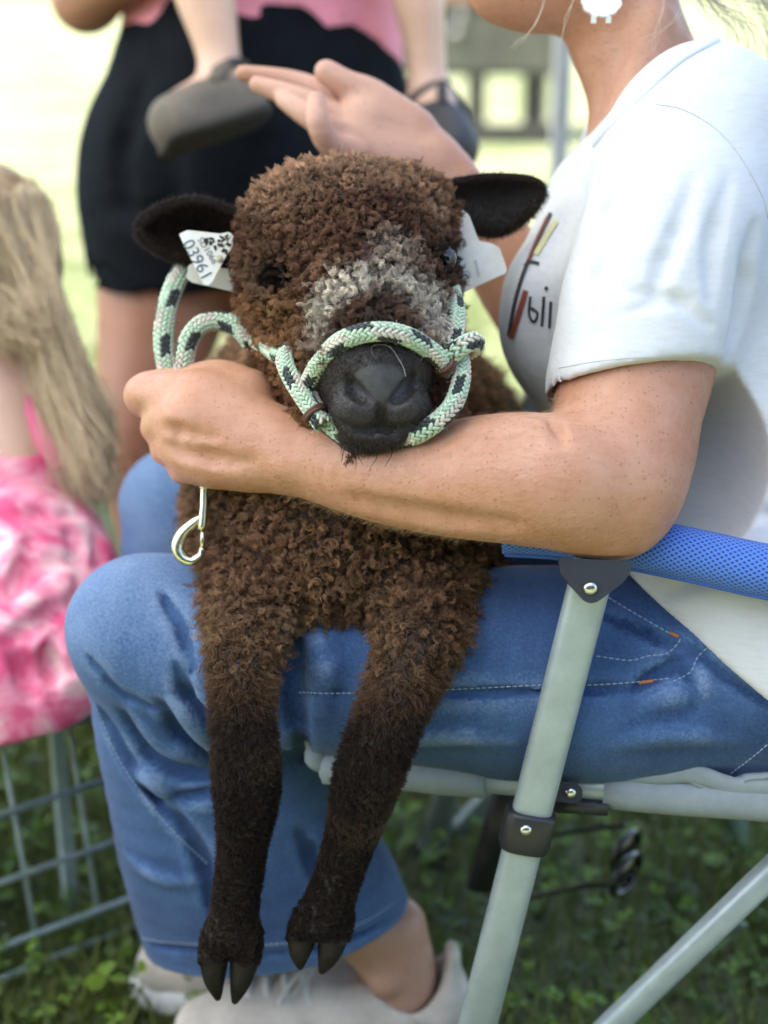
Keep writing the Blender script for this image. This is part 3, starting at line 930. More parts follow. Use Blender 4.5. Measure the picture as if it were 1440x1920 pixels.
# hem of the shirt over the hips
hn = np.array(P(1440, 1250, 1.16)) - np.array(P(1210, 1075, 1.16))
nrm = np.cross(hn, (0, 1, 0.0)); nrm /= np.linalg.norm(nrm)
if nrm[2] > 0: nrm = -nrm
T.half(P(1320, 1165, 1.16), nrm, 0.006)
VT, QT = T.mesh(2)
def tee_mat(name, col, fleck=0.10):
    m, nt, b = new_mat(name)
    b.inputs['Roughness'].default_value = 0.85; b.inputs['Specular IOR Level'].default_value = 0.15; b.inputs['Sheen Weight'].default_value = 0.15
    tc = nd(nt, 'ShaderNodeTexCoord'); mp = nd(nt, 'ShaderNodeMapping')
    mp.inputs['Scale'].default_value = (60, 60, 420)
    nz = nd(nt, 'ShaderNodeTexNoise', Scale=1.0, Detail=3.0)
    nt.links.new(tc.outputs['Object'], mp.inputs[0]); nt.links.new(mp.outputs[0], nz.inputs['Vector'])
    rp = nd(nt, 'ShaderNodeValToRGB')
    rp.color_ramp.elements[0].position = 0.30; rp.color_ramp.elements[0].color = (*[c * (1 - fleck) for c in col], 1)
    rp.color_ramp.elements[1].position = 0.52; rp.color_ramp.elements[1].color = (*col, 1)
    nt.links.new(nz.outputs[0], rp.inputs[0]); nt.links.new(rp.outputs[0], b.inputs['Base Color'])
    n2 = nd(nt, 'ShaderNodeTexNoise', Scale=900.0, Detail=2.0); nt.links.new(tc.outputs['Object'], n2.inputs['Vector'])
    n3 = nd(nt, 'ShaderNodeTexNoise', Scale=45.0, Detail=4.0); nt.links.new(tc.outputs['Object'], n3.inputs['Vector'])
    b1 = nd(nt, 'ShaderNodeBump', Strength=0.4, Distance=0.0005); nt.links.new(n2.outputs[0], b1.inputs['Height'])
    b2 = nd(nt, 'ShaderNodeBump', Strength=0.5, Distance=0.003); nt.links.new(n3.outputs[0], b2.inputs['Height'])
    nt.links.new(b1.outputs[0], b2.inputs['Normal']); nt.links.new(b2.outputs[0], b.inputs['Normal'])
    return m
tee = tee_mat('pale_heather_tee', (0.59, 0.60, 0.60), 0.06)
shirt = mesh_obj('t_shirt', VT, QT, tee, woman)
bvhT = bvh_of(VT, QT)
thread = mat('shirt_seam', (0.50, 0.52, 0.53), 0.8)
g = Geo()
for ln, r in (([(1228, 195), (1280, 205), (1340, 240), (1385, 290), (1425, 360), (1440, 410)], 0.0007), ([(1048, 690), (1130, 676), (1240, 670), (1330, 690)], 0.0004)):
    p = line_on(bvhT, ln, 10, 0.0001)
    if len(p) > 3: mesh_obj('seam', *sweep(resample(p, 0.004), r, seg=6)[:2], thread, shirt)
# ribbed collar along the V
p = line_on(bvhT, [(1330, 75), (1262, 115), (1200, 175), (1150, 225), (1118, 262)], 10, 0.0)
if len(p) > 3: mesh_obj('collar', *sweep(resample(p, 0.004), 0.004, 0.0095, 10)[:2], mat('collar_rib', (0.66, 0.70, 0.74), 0.85, bump=(700, 0.4, 0.0006)), shirt)

# printed design on the chest
def decal(name, polys, mtl, parent, bvh, lift=0.0010):
    for q in polys: decal1(name, [q], mtl, parent, bvh, lift)
def decal1(name, polys, mtl, parent, bvh, lift=0.0010):
    """flat print laid on the cloth; polys: lists of photo spots"""
    V = []; F = []
    for a, b in polys:
        n = len(a); base = len(V); ok = []
        for q, s in zip(a, b):
            for t in (q, s):
                p, nn = cast(bvh, *t)
                if p is None: ok.append(False); V.append((0, 0, 0)); continue
                if nn.dot(TOCAM) < 0: nn = -nn
                V.append(p + nn * lift); ok.append(True)
        for i in range(n - 1):
            ids = [2 * i, 2 * i + 1, 2 * i + 3, 2 * i + 2]
            if all(ok[j] for j in ids):
                ps = np.array([V[base + j] for j in ids])
                if np.ptp(ps, axis=0).max() < 0.05: F.append(tuple(base + j for j in ids))
    if F: return mesh_obj(name, V, F, mtl, parent)
def stroke(pts, w):
    q = cr(pts, 6); t = np.gradient(q, axis=0); t /= np.linalg.norm(t, axis=1)[:, None] + 1e-9
    n = np.stack([-t[:, 1], t[:, 0]], 1)
    w = np.broadcast_to(w, len(q))[:, None] if not np.isscalar(w) else w
    return (q + n * w, q - n * w)
ink = mat('black_print', (0.03, 0.028, 0.03), 0.7); redp = mat('rust_print', (0.23, 0.05, 0.025), 0.7); yel = mat('cream_print', (0.62, 0.57, 0.30), 0.7)
decal('print_outline', [stroke([(1034, 400), (1012, 445), (984, 510), (966, 570), (955, 630)], 3.5), stroke([(1012, 495), (996, 492), (984, 500)], 3)], ink, shirt, bvhT)
decal('print_band', [stroke([(1028, 408), (1006, 455), (992, 490)], 2.5), stroke([(988, 545), (974, 590), (960, 635)], 5)], redp, shirt, bvhT, 0.0014)
decal('print_highlight', [stroke([(1044, 415), (1022, 450), (1006, 478)], 5)], yel, shirt, bvhT, 0.0012)
decal('print_letter', [stroke([(996, 556), (993, 588), (1002, 604), (1009, 588), (997, 577)], 2.4)], ink, shirt, bvhT)
decal('print_letter', [stroke([(1021, 556), (1017, 612)], 2.8), stroke([(1027, 538), (1024, 544)], 3.5)], ink, shirt, bvhT)
decal('print_letter', [stroke([(1034, 565), (1031, 615)], 2.6)], ink, shirt, bvhT)

# ------------------------------------------------------------------ jeans
J = Field((-0.34, 0.94, 0.06), (0.56, 1.66, 0.72), 0.0034, far=0.05)
J.chain(PL([(1560, 1200, 1.20), (1440, 1225, 1.18), (1250, 1255, 1.175), (1050, 1265, 1.175), (850, 1252, 1.18), (620, 1238, 1.19), (420, 1215, 1.20), (270, 1190, 1.20)]),
        [0.098, 0.096, 0.094, 0.090, 0.084, 0.080, 0.074, 0.060], 0.03)
J.chain([P(1530, 1170, 1.40), P(1200, 1090, 1.42), P(800, 1020, 1.44), kf + (0.02, 0, 0)], [0.115, 0.095, 0.085, 0.062], 0.03)
J.chain(PL([(1590, 1190, 1.18), (1570, 1150, 1.28), (1560, 1110, 1.38)]), [0.125, 0.13, 0.12], 0.05)
J.chain(PL([(1560, 1130, 1.27), (1470, 1010, 1.27), (1440, 960, 1.27)]), [0.13, 0.115, 0.11], 0.04, flat=(YX, 1.25))
hemc = np.array((-0.103, 1.155, 0.150))
J.chain([kn + (0.004, 0.002, 0.004), kn * 0.62 + hemc * 0.38 + (0.014, 0.010, 0), kn * 0.25 + hemc * 0.75 + (0.006, 0, 0), hemc, hemc + (0.025, 0, -0.09)],
        [0.060, 0.100, 0.118, 0.130, 0.134], 0.03, flat=(YX, 0.72))
hemf = np.array((-0.175, 1.335, 0.17))
J.chain([kf, kf * 0.5 + hemf * 0.5, hemf, hemf + (0.02, 0, -0.09)], [0.062, 0.085, 0.105, 0.11], 0.02, flat=(YX, 0.7))
J.ripple(0.0048, 26, 11, (1, 1, 1), 3)
fold = [([(232, 1340), (290, 1415), (360, 1448), (430, 1455)], 0.013), ([(300, 1318), (345, 1385), (410, 1440)], 0.011), ([(345, 1300), (380, 1350), (420, 1410)], 0.009),
        ([(190, 1330), (240, 1430), (330, 1540)], 0.008), ([(165, 1230), (220, 1300), (300, 1330)], 0.006), ([(300, 1110), (340, 1180), (360, 1260)], 0.006), ([(330, 1250), (350, 1300), (400, 1345)], 0.008), ([(560, 1180), (545, 1300), (570, 1420)], 0.012), ([(270, 1480), (330, 1500), (420, 1480)], 0.008), ([(330, 1520), (380, 1620), (400, 1720)], 0.010),
        ([(1130, 1155), (1200, 1182), (1300, 1228), (1440, 1325)], 0.006), ([(1190, 1290), (1240, 1265), (1300, 1215)], 0.008), ([(1300, 1330), (1290, 1270), (1320, 1220)], 0.007), ([(1010, 1300), (1100, 1292), (1200, 1290)], 0.005), ([(560, 1298), (650, 1300)], 0.005), ([(800, 1300), (1010, 1296)], 0.005),
        ([(240, 1765), (320, 1776), (400, 1782)], 0.004), ([(500, 1790), (620, 1775), (735, 1722)], 0.004), ([(560, 1560), (600, 1640), (640, 1700)], 0.010)]
for ln, r in fold: J.groove(ln, r, 1.0, k=r * 0.45)
for ln, r in (([(250, 1325), (315, 1392), (400, 1428)], 0.012), ([(322, 1308), (372, 1366), (425, 1420)], 0.010), ([(205, 1360), (262, 1440), (350, 1500), (420, 1510)], 0.010), ([(240, 1600), (300, 1640), (380, 1650)], 0.009), ([(1190, 1330), (1260, 1300), (1340, 1290)], 0.012), ([(1220, 1180), (1290, 1235), (1330, 1290)], 0.009), ([(700, 1390), (850, 1375), (960, 1385)], 0.010), ([(560, 1150), (610, 1230), (600, 1330)], 0.012), ([(1150, 1390), (1250, 1370), (1380, 1380)], 0.012), ([(175, 1320), (225, 1430), (310, 1545), (390, 1625)], 0.0035)):
    J.groove(ln, r, 0.55, 'add', k=r * 0.6)
J.half(np.array((-0.24, 1.1, 0.140)), (0.17, -0.12, -1), 0.004)
J.chain([hemc + (0.0, 0, -0.08), hemc + (0.0, 0, 0.03)], [0.118, 0.112], 0.003, flat=(YX, 0.70), mode='sub', smooth=False)
J.chain([hemf + (0.0, 0, -0.09), hemf + (0.0, 0, 0.03)], [0.095, 0.088], 0.003, flat=(YX, 0.68), mode='sub', smooth=False)
VJ, QJ = J.mesh(2)
def denim_mat():
    m, nt, b = new_mat('denim')
    b.inputs['Roughness'].default_value = 0.85; b.inputs['Specular IOR Level'].default_value = 0.15; b.inputs['Sheen Weight'].default_value = 0.12
    tc = nd(nt, 'ShaderNodeTexCoord')
    n1 = nd(nt, 'ShaderNodeTexNoise', Scale=9.0, Detail=4.0); n2 = nd(nt, 'ShaderNodeTexNoise', Scale=420.0, Detail=3.0, Roughness=0.7)
    for n in (n1, n2): nt.links.new(tc.outputs['Object'], n.inputs['Vector'])
    at = nd(nt, 'ShaderNodeAttribute', attribute_name='tint')
    sep = nd(nt, 'ShaderNodeSeparateColor'); nt.links.new(at.outputs['Color'], sep.inputs[0])
    ad = nd(nt, 'ShaderNodeMath', operation='MULTIPLY_ADD'); ad.inputs[1].default_value = 0.45
    nt.links.new(n1.outputs[0], ad.inputs[0]); nt.links.new(sep.outputs[0], ad.inputs[2])
    a2 = nd(nt, 'ShaderNodeMath', operation='MULTIPLY_ADD'); a2.inputs[1].default_value = 0.42
    nt.links.new(n2.outputs[0], a2.inputs[0]); nt.links.new(ad.outputs[0], a2.inputs[2])
    rp = nd(nt, 'ShaderNodeValToRGB'); e = rp.color_ramp.elements
    e[0].position = 0.30; e[0].color = (0.017, 0.043, 0.118, 1)
    e[1].position = 1.15 if False else 1.0; e[1].color = (0.29, 0.38, 0.52, 1)
    x = e.new(0.58); x.color = (0.060, 0.120, 0.255, 1)
    nt.links.new(a2.outputs[0], rp.inputs[0]); nt.links.new(rp.outputs[0], b.inputs['Base Color'])
    wv = nd(nt, 'ShaderNodeTexWave', Scale=260.0, Distortion=1.0); wv.bands_direction = 'DIAGONAL'
    nt.links.new(tc.outputs['Object'], wv.inputs['Vector'])
    b1 = nd(nt, 'ShaderNodeBump', Strength=0.25, Distance=0.0006); nt.links.new(wv.outputs[0], b1.inputs['Height'])
    b2 = nd(nt, 'ShaderNodeBump', Strength=0.5, Distance=0.0008); nt.links.new(n2.outputs[0], b2.inputs['Height'])
    nt.links.new(b1.outputs[0], b2.inputs['Normal']); nt.links.new(b2.outputs[0], b.inputs['Normal'])
    return m
denim = denim_mat()
# wear: faded knees and thigh fronts
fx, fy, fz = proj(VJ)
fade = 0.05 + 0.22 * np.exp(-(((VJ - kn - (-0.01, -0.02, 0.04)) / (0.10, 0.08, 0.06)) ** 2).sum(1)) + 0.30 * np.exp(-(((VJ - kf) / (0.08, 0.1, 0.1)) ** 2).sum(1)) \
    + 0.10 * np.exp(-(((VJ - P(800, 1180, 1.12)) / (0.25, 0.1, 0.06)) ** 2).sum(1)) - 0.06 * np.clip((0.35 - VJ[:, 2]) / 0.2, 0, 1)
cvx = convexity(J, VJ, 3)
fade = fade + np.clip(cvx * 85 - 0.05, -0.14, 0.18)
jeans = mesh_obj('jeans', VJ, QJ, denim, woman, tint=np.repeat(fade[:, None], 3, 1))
bvhJ = bvh_of(VJ, QJ)
st_m = mat('jean_thread', (0.25, 0.33, 0.44), 0.8); st_o = mat('orange_thread', (0.42, 0.17, 0.05), 0.8)
g = Geo()
for ln in ([(560, 1298), (620, 1300), (700, 1298), (840, 1293), (1000, 1285), (1110, 1284), (1200, 1278), (1258, 1272)],
           [(1118, 1230), (1180, 1238), (1215, 1230), (1250, 1225), (1272, 1205), (1276, 1192)],
           [(1140, 1120), (1190, 1150), (1260, 1190)],
           [(1262, 1278), (1295, 1260), (1310, 1230), (1350, 1195)],
           [(1370, 1450), (1410, 1420), (1440, 1395)],
           [(178, 1318), (228, 1432), (312, 1545), (392, 1622)],
           [(236, 1752), (300, 1765), (390, 1772)], [(495, 1772), (600, 1760), (690, 1725), (742, 1690)]):
    stitches(g, bvhJ, ln)
if g.n: tag(g.build('stitching', st_m, jeans), kind='stuff')
g = Geo()
for ln in ([(1198, 1281), (1226, 1278)], [(1256, 1186), (1272, 1194)]): 
    p = line_on(bvhJ, ln, 10, 0.0006)
    if len(p) > 2: mesh_obj('bar_tack', *sweep(p, 0.0014, seg=6)[:2], st_o, jeans)

# ------------------------------------------------------------------ shoes
canvas = mat('cream_canvas', (0.50, 0.45, 0.38), 0.9, var=(28, 0.22), bump=(900, 0.5, 0.0006))
rubber = mat('white_rubber', (0.62, 0.63, 0.60), 0.6, var=(40, 0.15))
lace_m = mat('lace', (0.55, 0.54, 0.50), 0.8, bump=(800, 0.5, 0.0006))
def shoe(ank, ang, name='shoe'):
    """low canvas shoe, built heel at +x, toe at -x, then turned"""
    F_ = Field((-0.23, -0.075, -0.01), (0.085, 0.075, 0.14), 0.0032, far=0.04)
    F_.chain([(0.045, 0, 0.055), (0.0, 0, 0.058), (-0.07, 0, 0.050), (-0.13, -0.004, 0.040), (-0.175, -0.006, 0.034)], [0.040, 0.043, 0.046, 0.046, 0.036], 0.02, flat=((0, 0, 1), 0.95))
    F_.chain([(0.058, 0, 0.05), (0.064, 0, 0.108)], [0.03, 0.016], 0.02, flat=((1, 0, 0), 0.6))
    F_.half((0, 0, 0.022), (0, 0, -1), 0.003)
    F_.chain([(0.020, 0, 0.060), (0.016, 0, 0.16)], [0.034, 0.046], 0.006, mode='sub', smooth=False)
    F_.ell((-0.035, 0, 0.110), (0.045, 0.028, 0.022), k=0.008, mode='sub')
    V, Q = F_.mesh(2)
    R = np.array(((math.cos(ang), -math.sin(ang), 0), (math.sin(ang), math.cos(ang), 0), (0, 0, 1)))
    off = np.array((ank[0] + 0.002, ank[1], 0.0))
    up_ = mesh_obj(name, V @ R.T + off, Q, canvas, woman)
    o = [(0.078, 0.0), (0.07, 0.03), (0.04, 0.042), (-0.03, 0.043), (-0.10, 0.049), (-0.16, 0.044), (-0.20, 0.02), (-0.212, -0.008), (-0.20, -0.034), (-0.16, -0.05), (-0.10, -0.050), (-0.03, -0.042), (0.04, -0.040), (0.07, -0.03)]
    ol = cr(o, 4, closed=True)
    n = len(ol); rows = [(1.0, 0.001), (1.03, 0.006), (1.03, 0.020), (0.99, 0.027)]
    VV = np.vstack([np.c_[ol * s, np.full(n, z)] for s, z in rows]); FF = []
    for i in range(len(rows) - 1):
        for k in range(n): FF.append((i * n + k, i * n + (k + 1) % n, (i + 1) * n + (k + 1) % n, (i + 1) * n + k))
    FF += [tuple(range(n))[::-1], tuple(3 * n + k for k in range(n))]
    mesh_obj('sole', VV @ R.T + off, FF, rubber, up_)
    class LG:
        def put(s_, V_, F_2): mesh_obj('lace', V_ @ R.T + off, F_2, lace_m, up_)
    g = LG()
    for i in range(4):
        x = -0.075 - i * 0.018
        g.put(*sweep(cr([(x, -0.030, 0.080 - i * .004), (x - 0.006, -0.010, 0.099 - i * .005), (x - 0.004, 0.012, 0.099 - i * .005), (x, 0.03, 0.080 - i * .004)], 5), 0.0022, 0.0042, 8)[:2])
    for sgn in (-1, 1):
        g.put(*sweep(cr([(-0.072, 0, 0.100), (-0.085, sgn * 0.02, 0.110), (-0.105, sgn * 0.038, 0.090), (-0.085, sgn * 0.022, 0.094), (-0.070, 0, 0.102)], 5), 0.0022, seg=8)[:2])

    return up_
shoe(an, 0.05); shoe(af, 0.10)

# ------------------------------------------------------------------- hair
hair_m = mat('grey_blond_hair', (0.3, 0.24, 0.18), 0.45, attr=True, spec=0.4)
r_ = np.random.default_rng(21)
def lockset(n, pts, spread0, spread1, r, wav=0.004, k=16):
    base = cr(pts, 8)
    s = np.linspace(0, 1, k); L = np.linspace(0, 1, len(base))
    b = np.stack([np.interp(s, L, base[:, i]) for i in range(3)], 1)
    o0 = r.normal(size=(n, 1, 3)) * spread0; o1 = r.normal(size=(n, 1, 3)) * spread1
    sh = r.uniform(0.75, 1.0, (n, 1, 1))
    ph = r.uniform(0, 6.28, (n, 1, 3))
    t = s[None, :, None]
    q = b[None] + o0 * (1 - t) + o1 * t + wav * t * np.sin(t * r.uniform(4, 11, (n, 1, 1)) + ph)
    return q
c0 = P(1150, -290, 1.255)
sets_h = []
for _ in range(90):
    d = r_.normal(size=3); d[0] = abs(d[0]) * 0.9 - 0.25; d[2] = abs(d[2]) * 0.9 - 0.1
    d /= np.linalg.norm(d)
    s0 = P(1110, -270, 1.255) + d * np.array((0.099, 0.076, 0.112))
    e0 = P(1290, -120, 1.255)
    mid = (s0 + e0) / 2 + d * 0.035
    sets_h.append(lockset(22, [s0, mid, e0], 0.006, 0.007, r_, 0.003, 12))
q = np.concatenate(sets_h)
t = r_.random((len(q), 1)); col = np.array((0.16, 0.115, 0.075)) * (1 - t) + np.array((0.42, 0.36, 0.29)) * t
strands('hair', q, np.linspace(0.00022, 0.00016, q.shape[1]), col, hair_m, woman)
tail = [lockset(150, [P(1290, -120, 1.255), P(1400, -60, 1.26), P(1480, 40, 1.25), P(1500, 150, 1.23)], 0.006, 0.022, r_, 0.007, 18),
        lockset(26, [P(1290, -60, 1.23), P(1330, 0, 1.21), P(1375, 40, 1.19), P(1395, 95, 1.17)], 0.005, 0.010, r_, 0.006, 18),
        lockset(16, [P(1300, -30, 1.22), P(1350, 10, 1.20), P(1410, 45, 1.19), P(1436, 100, 1.18)], 0.005, 0.012, r_, 0.006, 18)]
q = np.concatenate(tail); t = r_.random((len(q), 1)); col = np.array((0.10, 0.08, 0.06)) * (1 - t) + np.array((0.40, 0.35, 0.29)) * t
strands('ponytail', q, np.linspace(0.00020, 0.00012, q.shape[1]), col, hair_m, woman)
wisp = [lockset(3, [P(1030, -40, 1.19), P(1012, 25, 1.185), P(985, 68, 1.19), P(958, 90, 1.195)], 0.0008, 0.0015, r_, 0.0015, 18),
        lockset(2, [P(1090, -30, 1.18), P(1062, 30, 1.175), P(1048, 90, 1.18)], 0.0008, 0.0015, r_, 0.0015, 18),
        lockset(3, [P(1245, -40, 1.17), P(1240, 30, 1.165), P(1222, 95, 1.17)], 0.0008, 0.002, r_, 0.002, 18),
        lockset(2, [P(1300, -20, 1.17), P(1262, 40, 1.165), P(1200, 80, 1.18)], 0.0008, 0.002, r_, 0.002, 18)]
q = np.concatenate(wisp)
strands('loose_wisp', q, np.linspace(0.00028, 0.00014, q.shape[1]), np.tile((0.50, 0.42, 0.33), (len(q), 1)), hair_m, woman)

# -------------------------------------------------------- sheep earring
ear_w = mat('white_enamel', (0.78, 0.77, 0.73), 0.35, coat=0.3, bump=(350, 0.5, 0.001)); silver = mat('silver', (0.7, 0.7, 0.68), 0.25, 1.0)
er = empty('earring', P(1128, 38, 1.165), 'white sheep-shaped earring with two little silver feet below the jaw', 'earring')
th = np.linspace(0, 2 * math.pi, 72, endpoint=False)
rad = 1 + 0.075 * np.abs(np.sin(th * 5.5))
ol = np.stack([0.0158 * rad * np.cos(th), 0.0125 * rad * np.sin(th)], 1)
M = (basis(RIGHT, UPV), P(1128, 2, 1.165))
mesh_obj('sheep_body', *plate(ol, 0.004, M), ear_w, er, False)
for dx in (-0.0065, 0.0055):
    mesh_obj('foot', *box(P(1128, 2, 1.165) + RIGHT * dx - UPV * 0.0150, (0.0042, 0.003, 0.006)), ear_w, er, False)
mesh_obj('hook', *sweep(cr([P(1128, -24, 1.165), P(1128, -50, 1.166), P(1120, -75, 1.17), P(1112, -62, 1.176)], 5), 0.0005, seg=6)[:2], silver, er)
# ===================================================================== lamb
lamb = empty('lamb', P(650, 1150, 1.25), 'curly dark brown lamb with pale blaze, forelegs dangling over the denim thigh', 'lamb')
hide = mat('lamb_hide', (0.012, 0.009, 0.008), 0.40, attr=True, var=(160, 0.3), bump=(900, 0.8, 0.0010), spec=0.5)
L = Field((-0.22, 0.86, 0.18), (0.24, 1.72, 0.94), 0.0020, far=0.045)
# skull, cheeks, snout
RX = np.array(((1, 0, 0), (0, CP, SP), (0, -SP, CP)))          # columns: right, away, up as seen
RX = np.stack([RIGHT, -TOCAM, UPV], 1)
L.ell(P(650, 436, 1.165), (0.077, 0.085, 0.051), RX, k=0.03)
L.ell(P(548, 440, 1.165), (0.027, 0.05, 0.028), RX, k=0.03); L.ell(P(768, 404, 1.170), (0.027, 0.05, 0.026), RX, k=0.03)
L.ell(P(645, 535, 1.150), (0.076, 0.074, 0.060), RX, k=0.03)
L.ell(P(578, 585, 1.145), (0.034, 0.05, 0.050), RX, k=0.03); L.ell(P(770, 580, 1.13), (0.030, 0.05, 0.045), RX, k=0.03)
L.chain(PL([(672, 500, 1.105), (692, 600, 1.065), (706, 670, 1.042)]), [0.058, 0.047, 0.0395], 0.025)
L.chain(PL([(625, 655, 1.12), (662, 740, 1.075), (690, 790, 1.045)]), [0.045, 0.038, 0.028], 0.025)
# muzzle
L.ell(P(708, 692, 1.030), (0.0360, 0.036, 0.029), RX, k=0.02)
nl, nr, nb = P(676, 700, 1.014), P(750, 698, 1.014), P(714, 742, 1.006)
L.chain([nl, P(713, 694, 1.004), nr], [0.0085, 0.013, 0.0085], 0.008); L.chain([nl, nb], [0.0085, 0.0075], 0.010, smooth=False); L.chain([nr, nb], [0.0085, 0.0075], 0.010, smooth=False)
L.ell(P(713, 714, 1.008), (0.017, 0.013, 0.014), RX, k=0.008)
L.ell(P(676, 766, 1.017), (0.0215, 0.023, 0.0200), RX, k=0.006)
L.ell(P(750, 764, 1.018), (0.0215, 0.023, 0.0200), RX, k=0.006)
L.ell(P(706, 815, 1.026), (0.0275, 0.022, 0.0105), RX, k=0.004)        # chin
L.groove([(652, 704), (660, 724), (676, 742), (696, 752)], 0.0058, 1.25, k=0.004)      # nostrils
L.groove([(774, 700), (766, 722), (752, 740), (734, 752)], 0.0058, 1.25, k=0.004)
L.groove([(714, 758), (715, 775), (713, 796)], 0.0042, 0.8, k=0.003)                  # cleft of the lip
L.groove([(618, 778), (645, 798), (685, 806), (713, 800), (742, 805), (778, 794), (802, 770)], 0.0046, 1.0, k=0.003)   # mouth
# eye sockets
L.ell(P(522, 518, 1.073), (0.020, 0.017, 0.019), RX, k=0.014, mode='sub')
L.ell(P(838, 484, 1.085), (0.013, 0.020, 0.014), RX, k=0.012, mode='sub')
# neck, chest, trunk
L.chain(PL([(648, 560, 1.21), (655, 720, 1.21), (652, 880, 1.205), (655, 1000, 1.205)]), [0.070, 0.070, 0.086, 0.096], 0.04)
L.ell(P(650, 1020, 1.195), (0.105, 0.095, 0.085), RX, k=0.04)
L.chain(PL([(640, 960, 1.24), (650, 860, 1.34), (660, 770, 1.46), (665, 720, 1.58)]), [0.105, 0.118, 0.120, 0.105], 0.05, flat=((1, 0, 0), 1.18))
# hind legs folded on the far side of the lap
for sg in (-1, 1):
    a = P(660 + sg * 190, 800, 1.56)
    L.chain([a, a + (0, -0.07, -0.06), a + (0.0, 0.02, -0.10), a + (0, -0.09, -0.12)], [0.07, 0.05, 0.028, 0.02], 0.03)
L.chain([P(670, 690, 1.66), P(675, 700, 1.70), P(680, 740, 1.71)], [0.028, 0.02, 0.014], 0.02)
# forelegs
legA = [(475, 1110, 1.14), (458, 1220, 1.075), (455, 1340, 1.045), (462, 1470, 1.055), (455, 1580, 1.075), (443, 1680, 1.098), (436, 1745, 1.112)]
L.chain(PL(legA), [0.036, 0.0225, 0.0190, 0.0222, 0.0168, 0.0160, 0.0180], 0.022)
legB = [(800, 1110, 1.14), (780, 1210, 1.075), (735, 1330, 1.045), (692, 1450, 1.050), (660, 1560, 1.070), (628, 1660, 1.090), (606, 1720, 1.102)]
L.chain(PL(legB), [0.040, 0.0265, 0.0210, 0.0228, 0.0172, 0.0162, 0.0182], 0.022)
claws = []
for (p0, p1, p2) in (((412, 1750, 1.112), (397, 1800, 1.118), (409, 1872, 1.128)), ((460, 1752, 1.112), (461, 1804, 1.118), (440, 1878, 1.130)),
                     ((582, 1720, 1.102), (563, 1758, 1.106), (563, 1814, 1.114)), ((630, 1722, 1.102), (626, 1764, 1.106), (603, 1822, 1.116))):
    a, b_, c_ = P(*p0), P(*p1), P(*p2)
    L.chain([a, (a + b_) / 2, b_], [0.0125, 0.0115, 0.0092], 0.005)
    claws.append((a, b_, c_))
VL, QL = L.mesh(1)
lx, ly, lz = proj(VL)
def muzzle_w(px, py, zc):
    return np.clip(1.5 - np.sqrt(((px - 712) / 128) ** 2 + ((py - 742) / 122) ** 2), 0, 0.25) * 4 * (zc < 1.12)
mw = muzzle_w(lx, ly, lz)[:, None]
hc = np.array((0.045, 0.022, 0.012)) * (1 - mw) + np.array((0.030, 0.025, 0.023)) * mw
legw = np.clip((ly - 1220) / 120, 0, 1)[:, None] * (lz < 1.2)[:, None]
hc = hc * (1 - legw) + np.array((0.012, 0.008, 0.006)) * legw
# bare skin of nose and lips
nose = (np.exp(-(((lx - 712) / 52) ** 2 + ((ly - 722) / 34) ** 4)) * (lz < 1.06))[:, None]
hc = hc * (1 - nose) + np.array((0.050, 0.052, 0.060)) * nose
body_l = mesh_obj('body', VL, QL, hide, lamb, tint=hc)
bvhL = bvh_of(VL, QL)

# ------------------------------------------------------------------- ears
ear_hide = mat('ear_hide', (0.010, 0.008, 0.007), 0.75, var=(120, 0.4), bump=(600, 0.5, 0.001))
def ear(root, tip, up, width, cup, face, sag=0.0):
    """leaf-shaped cupped ear; face = side the hollow looks to"""
    root, tip = np.array(root), np.array(tip)
    ax = tip - root; Ln = np.linalg.norm(ax); ax /= Ln
    up = np.array(up) - np.dot(up, ax) * ax; up /= np.linalg.norm(up)
    n = np.cross(ax, up)
    if n.dot(face) < 0: n = -n
    ns, nt_ = 33, 17; V = []
    prof = lambda s: (0.55 + 0.45 * math.sin(math.pi / 2 * s / 0.48)) if s < 0.48 else math.sqrt(max(0.0, 1 - ((s - 0.48) / 0.522) ** 1.55))
    for side in (1, -1):
        for i in range(ns):
            s = 1 - (1 - i / (ns - 1)) ** 1.5; w = width * max(prof(s), 0.02)
            for j in range(nt_):
                t = -1 + 2 * j / (nt_ - 1)
                c = root + ax * Ln * s + up * (w * t + sag * math.sin(s * 3.1))
                d = -cup * (1 - t * t) * math.sin(math.pi * (0.15 + 0.75 * s)) + side * 0.0017 * (1 - t * t) ** 0.5
                V.append(c + n * d)
    F = []; o = ns * nt_
    for i in range(ns - 1):
        for j in range(nt_ - 1):
            a = i * nt_ + j
            F.append((a, a + 1, a + nt_ + 1, a + nt_)); F.append((o + a, o + a + nt_, o + a + nt_ + 1, o + a + 1))
    e = mesh_obj('ear', np.array(V), np.array(F), ear_hide, lamb)
    return e, np.array(V), np.array(F)
earA = ear(P(462, 440, 1.185), P(258, 428, 1.172), UPV + 0.02 * RIGHT, 0.0275, 0.019, TOCAM * 0.8 - RIGHT * 0.1, 0.001)
earB = ear(P(830, 372, 1.185), P(1024, 356, 1.165), UPV * 1.0 + RIGHT * 0.25 + TOCAM * 0.15, 0.0265, 0.010, TOCAM, -0.009)

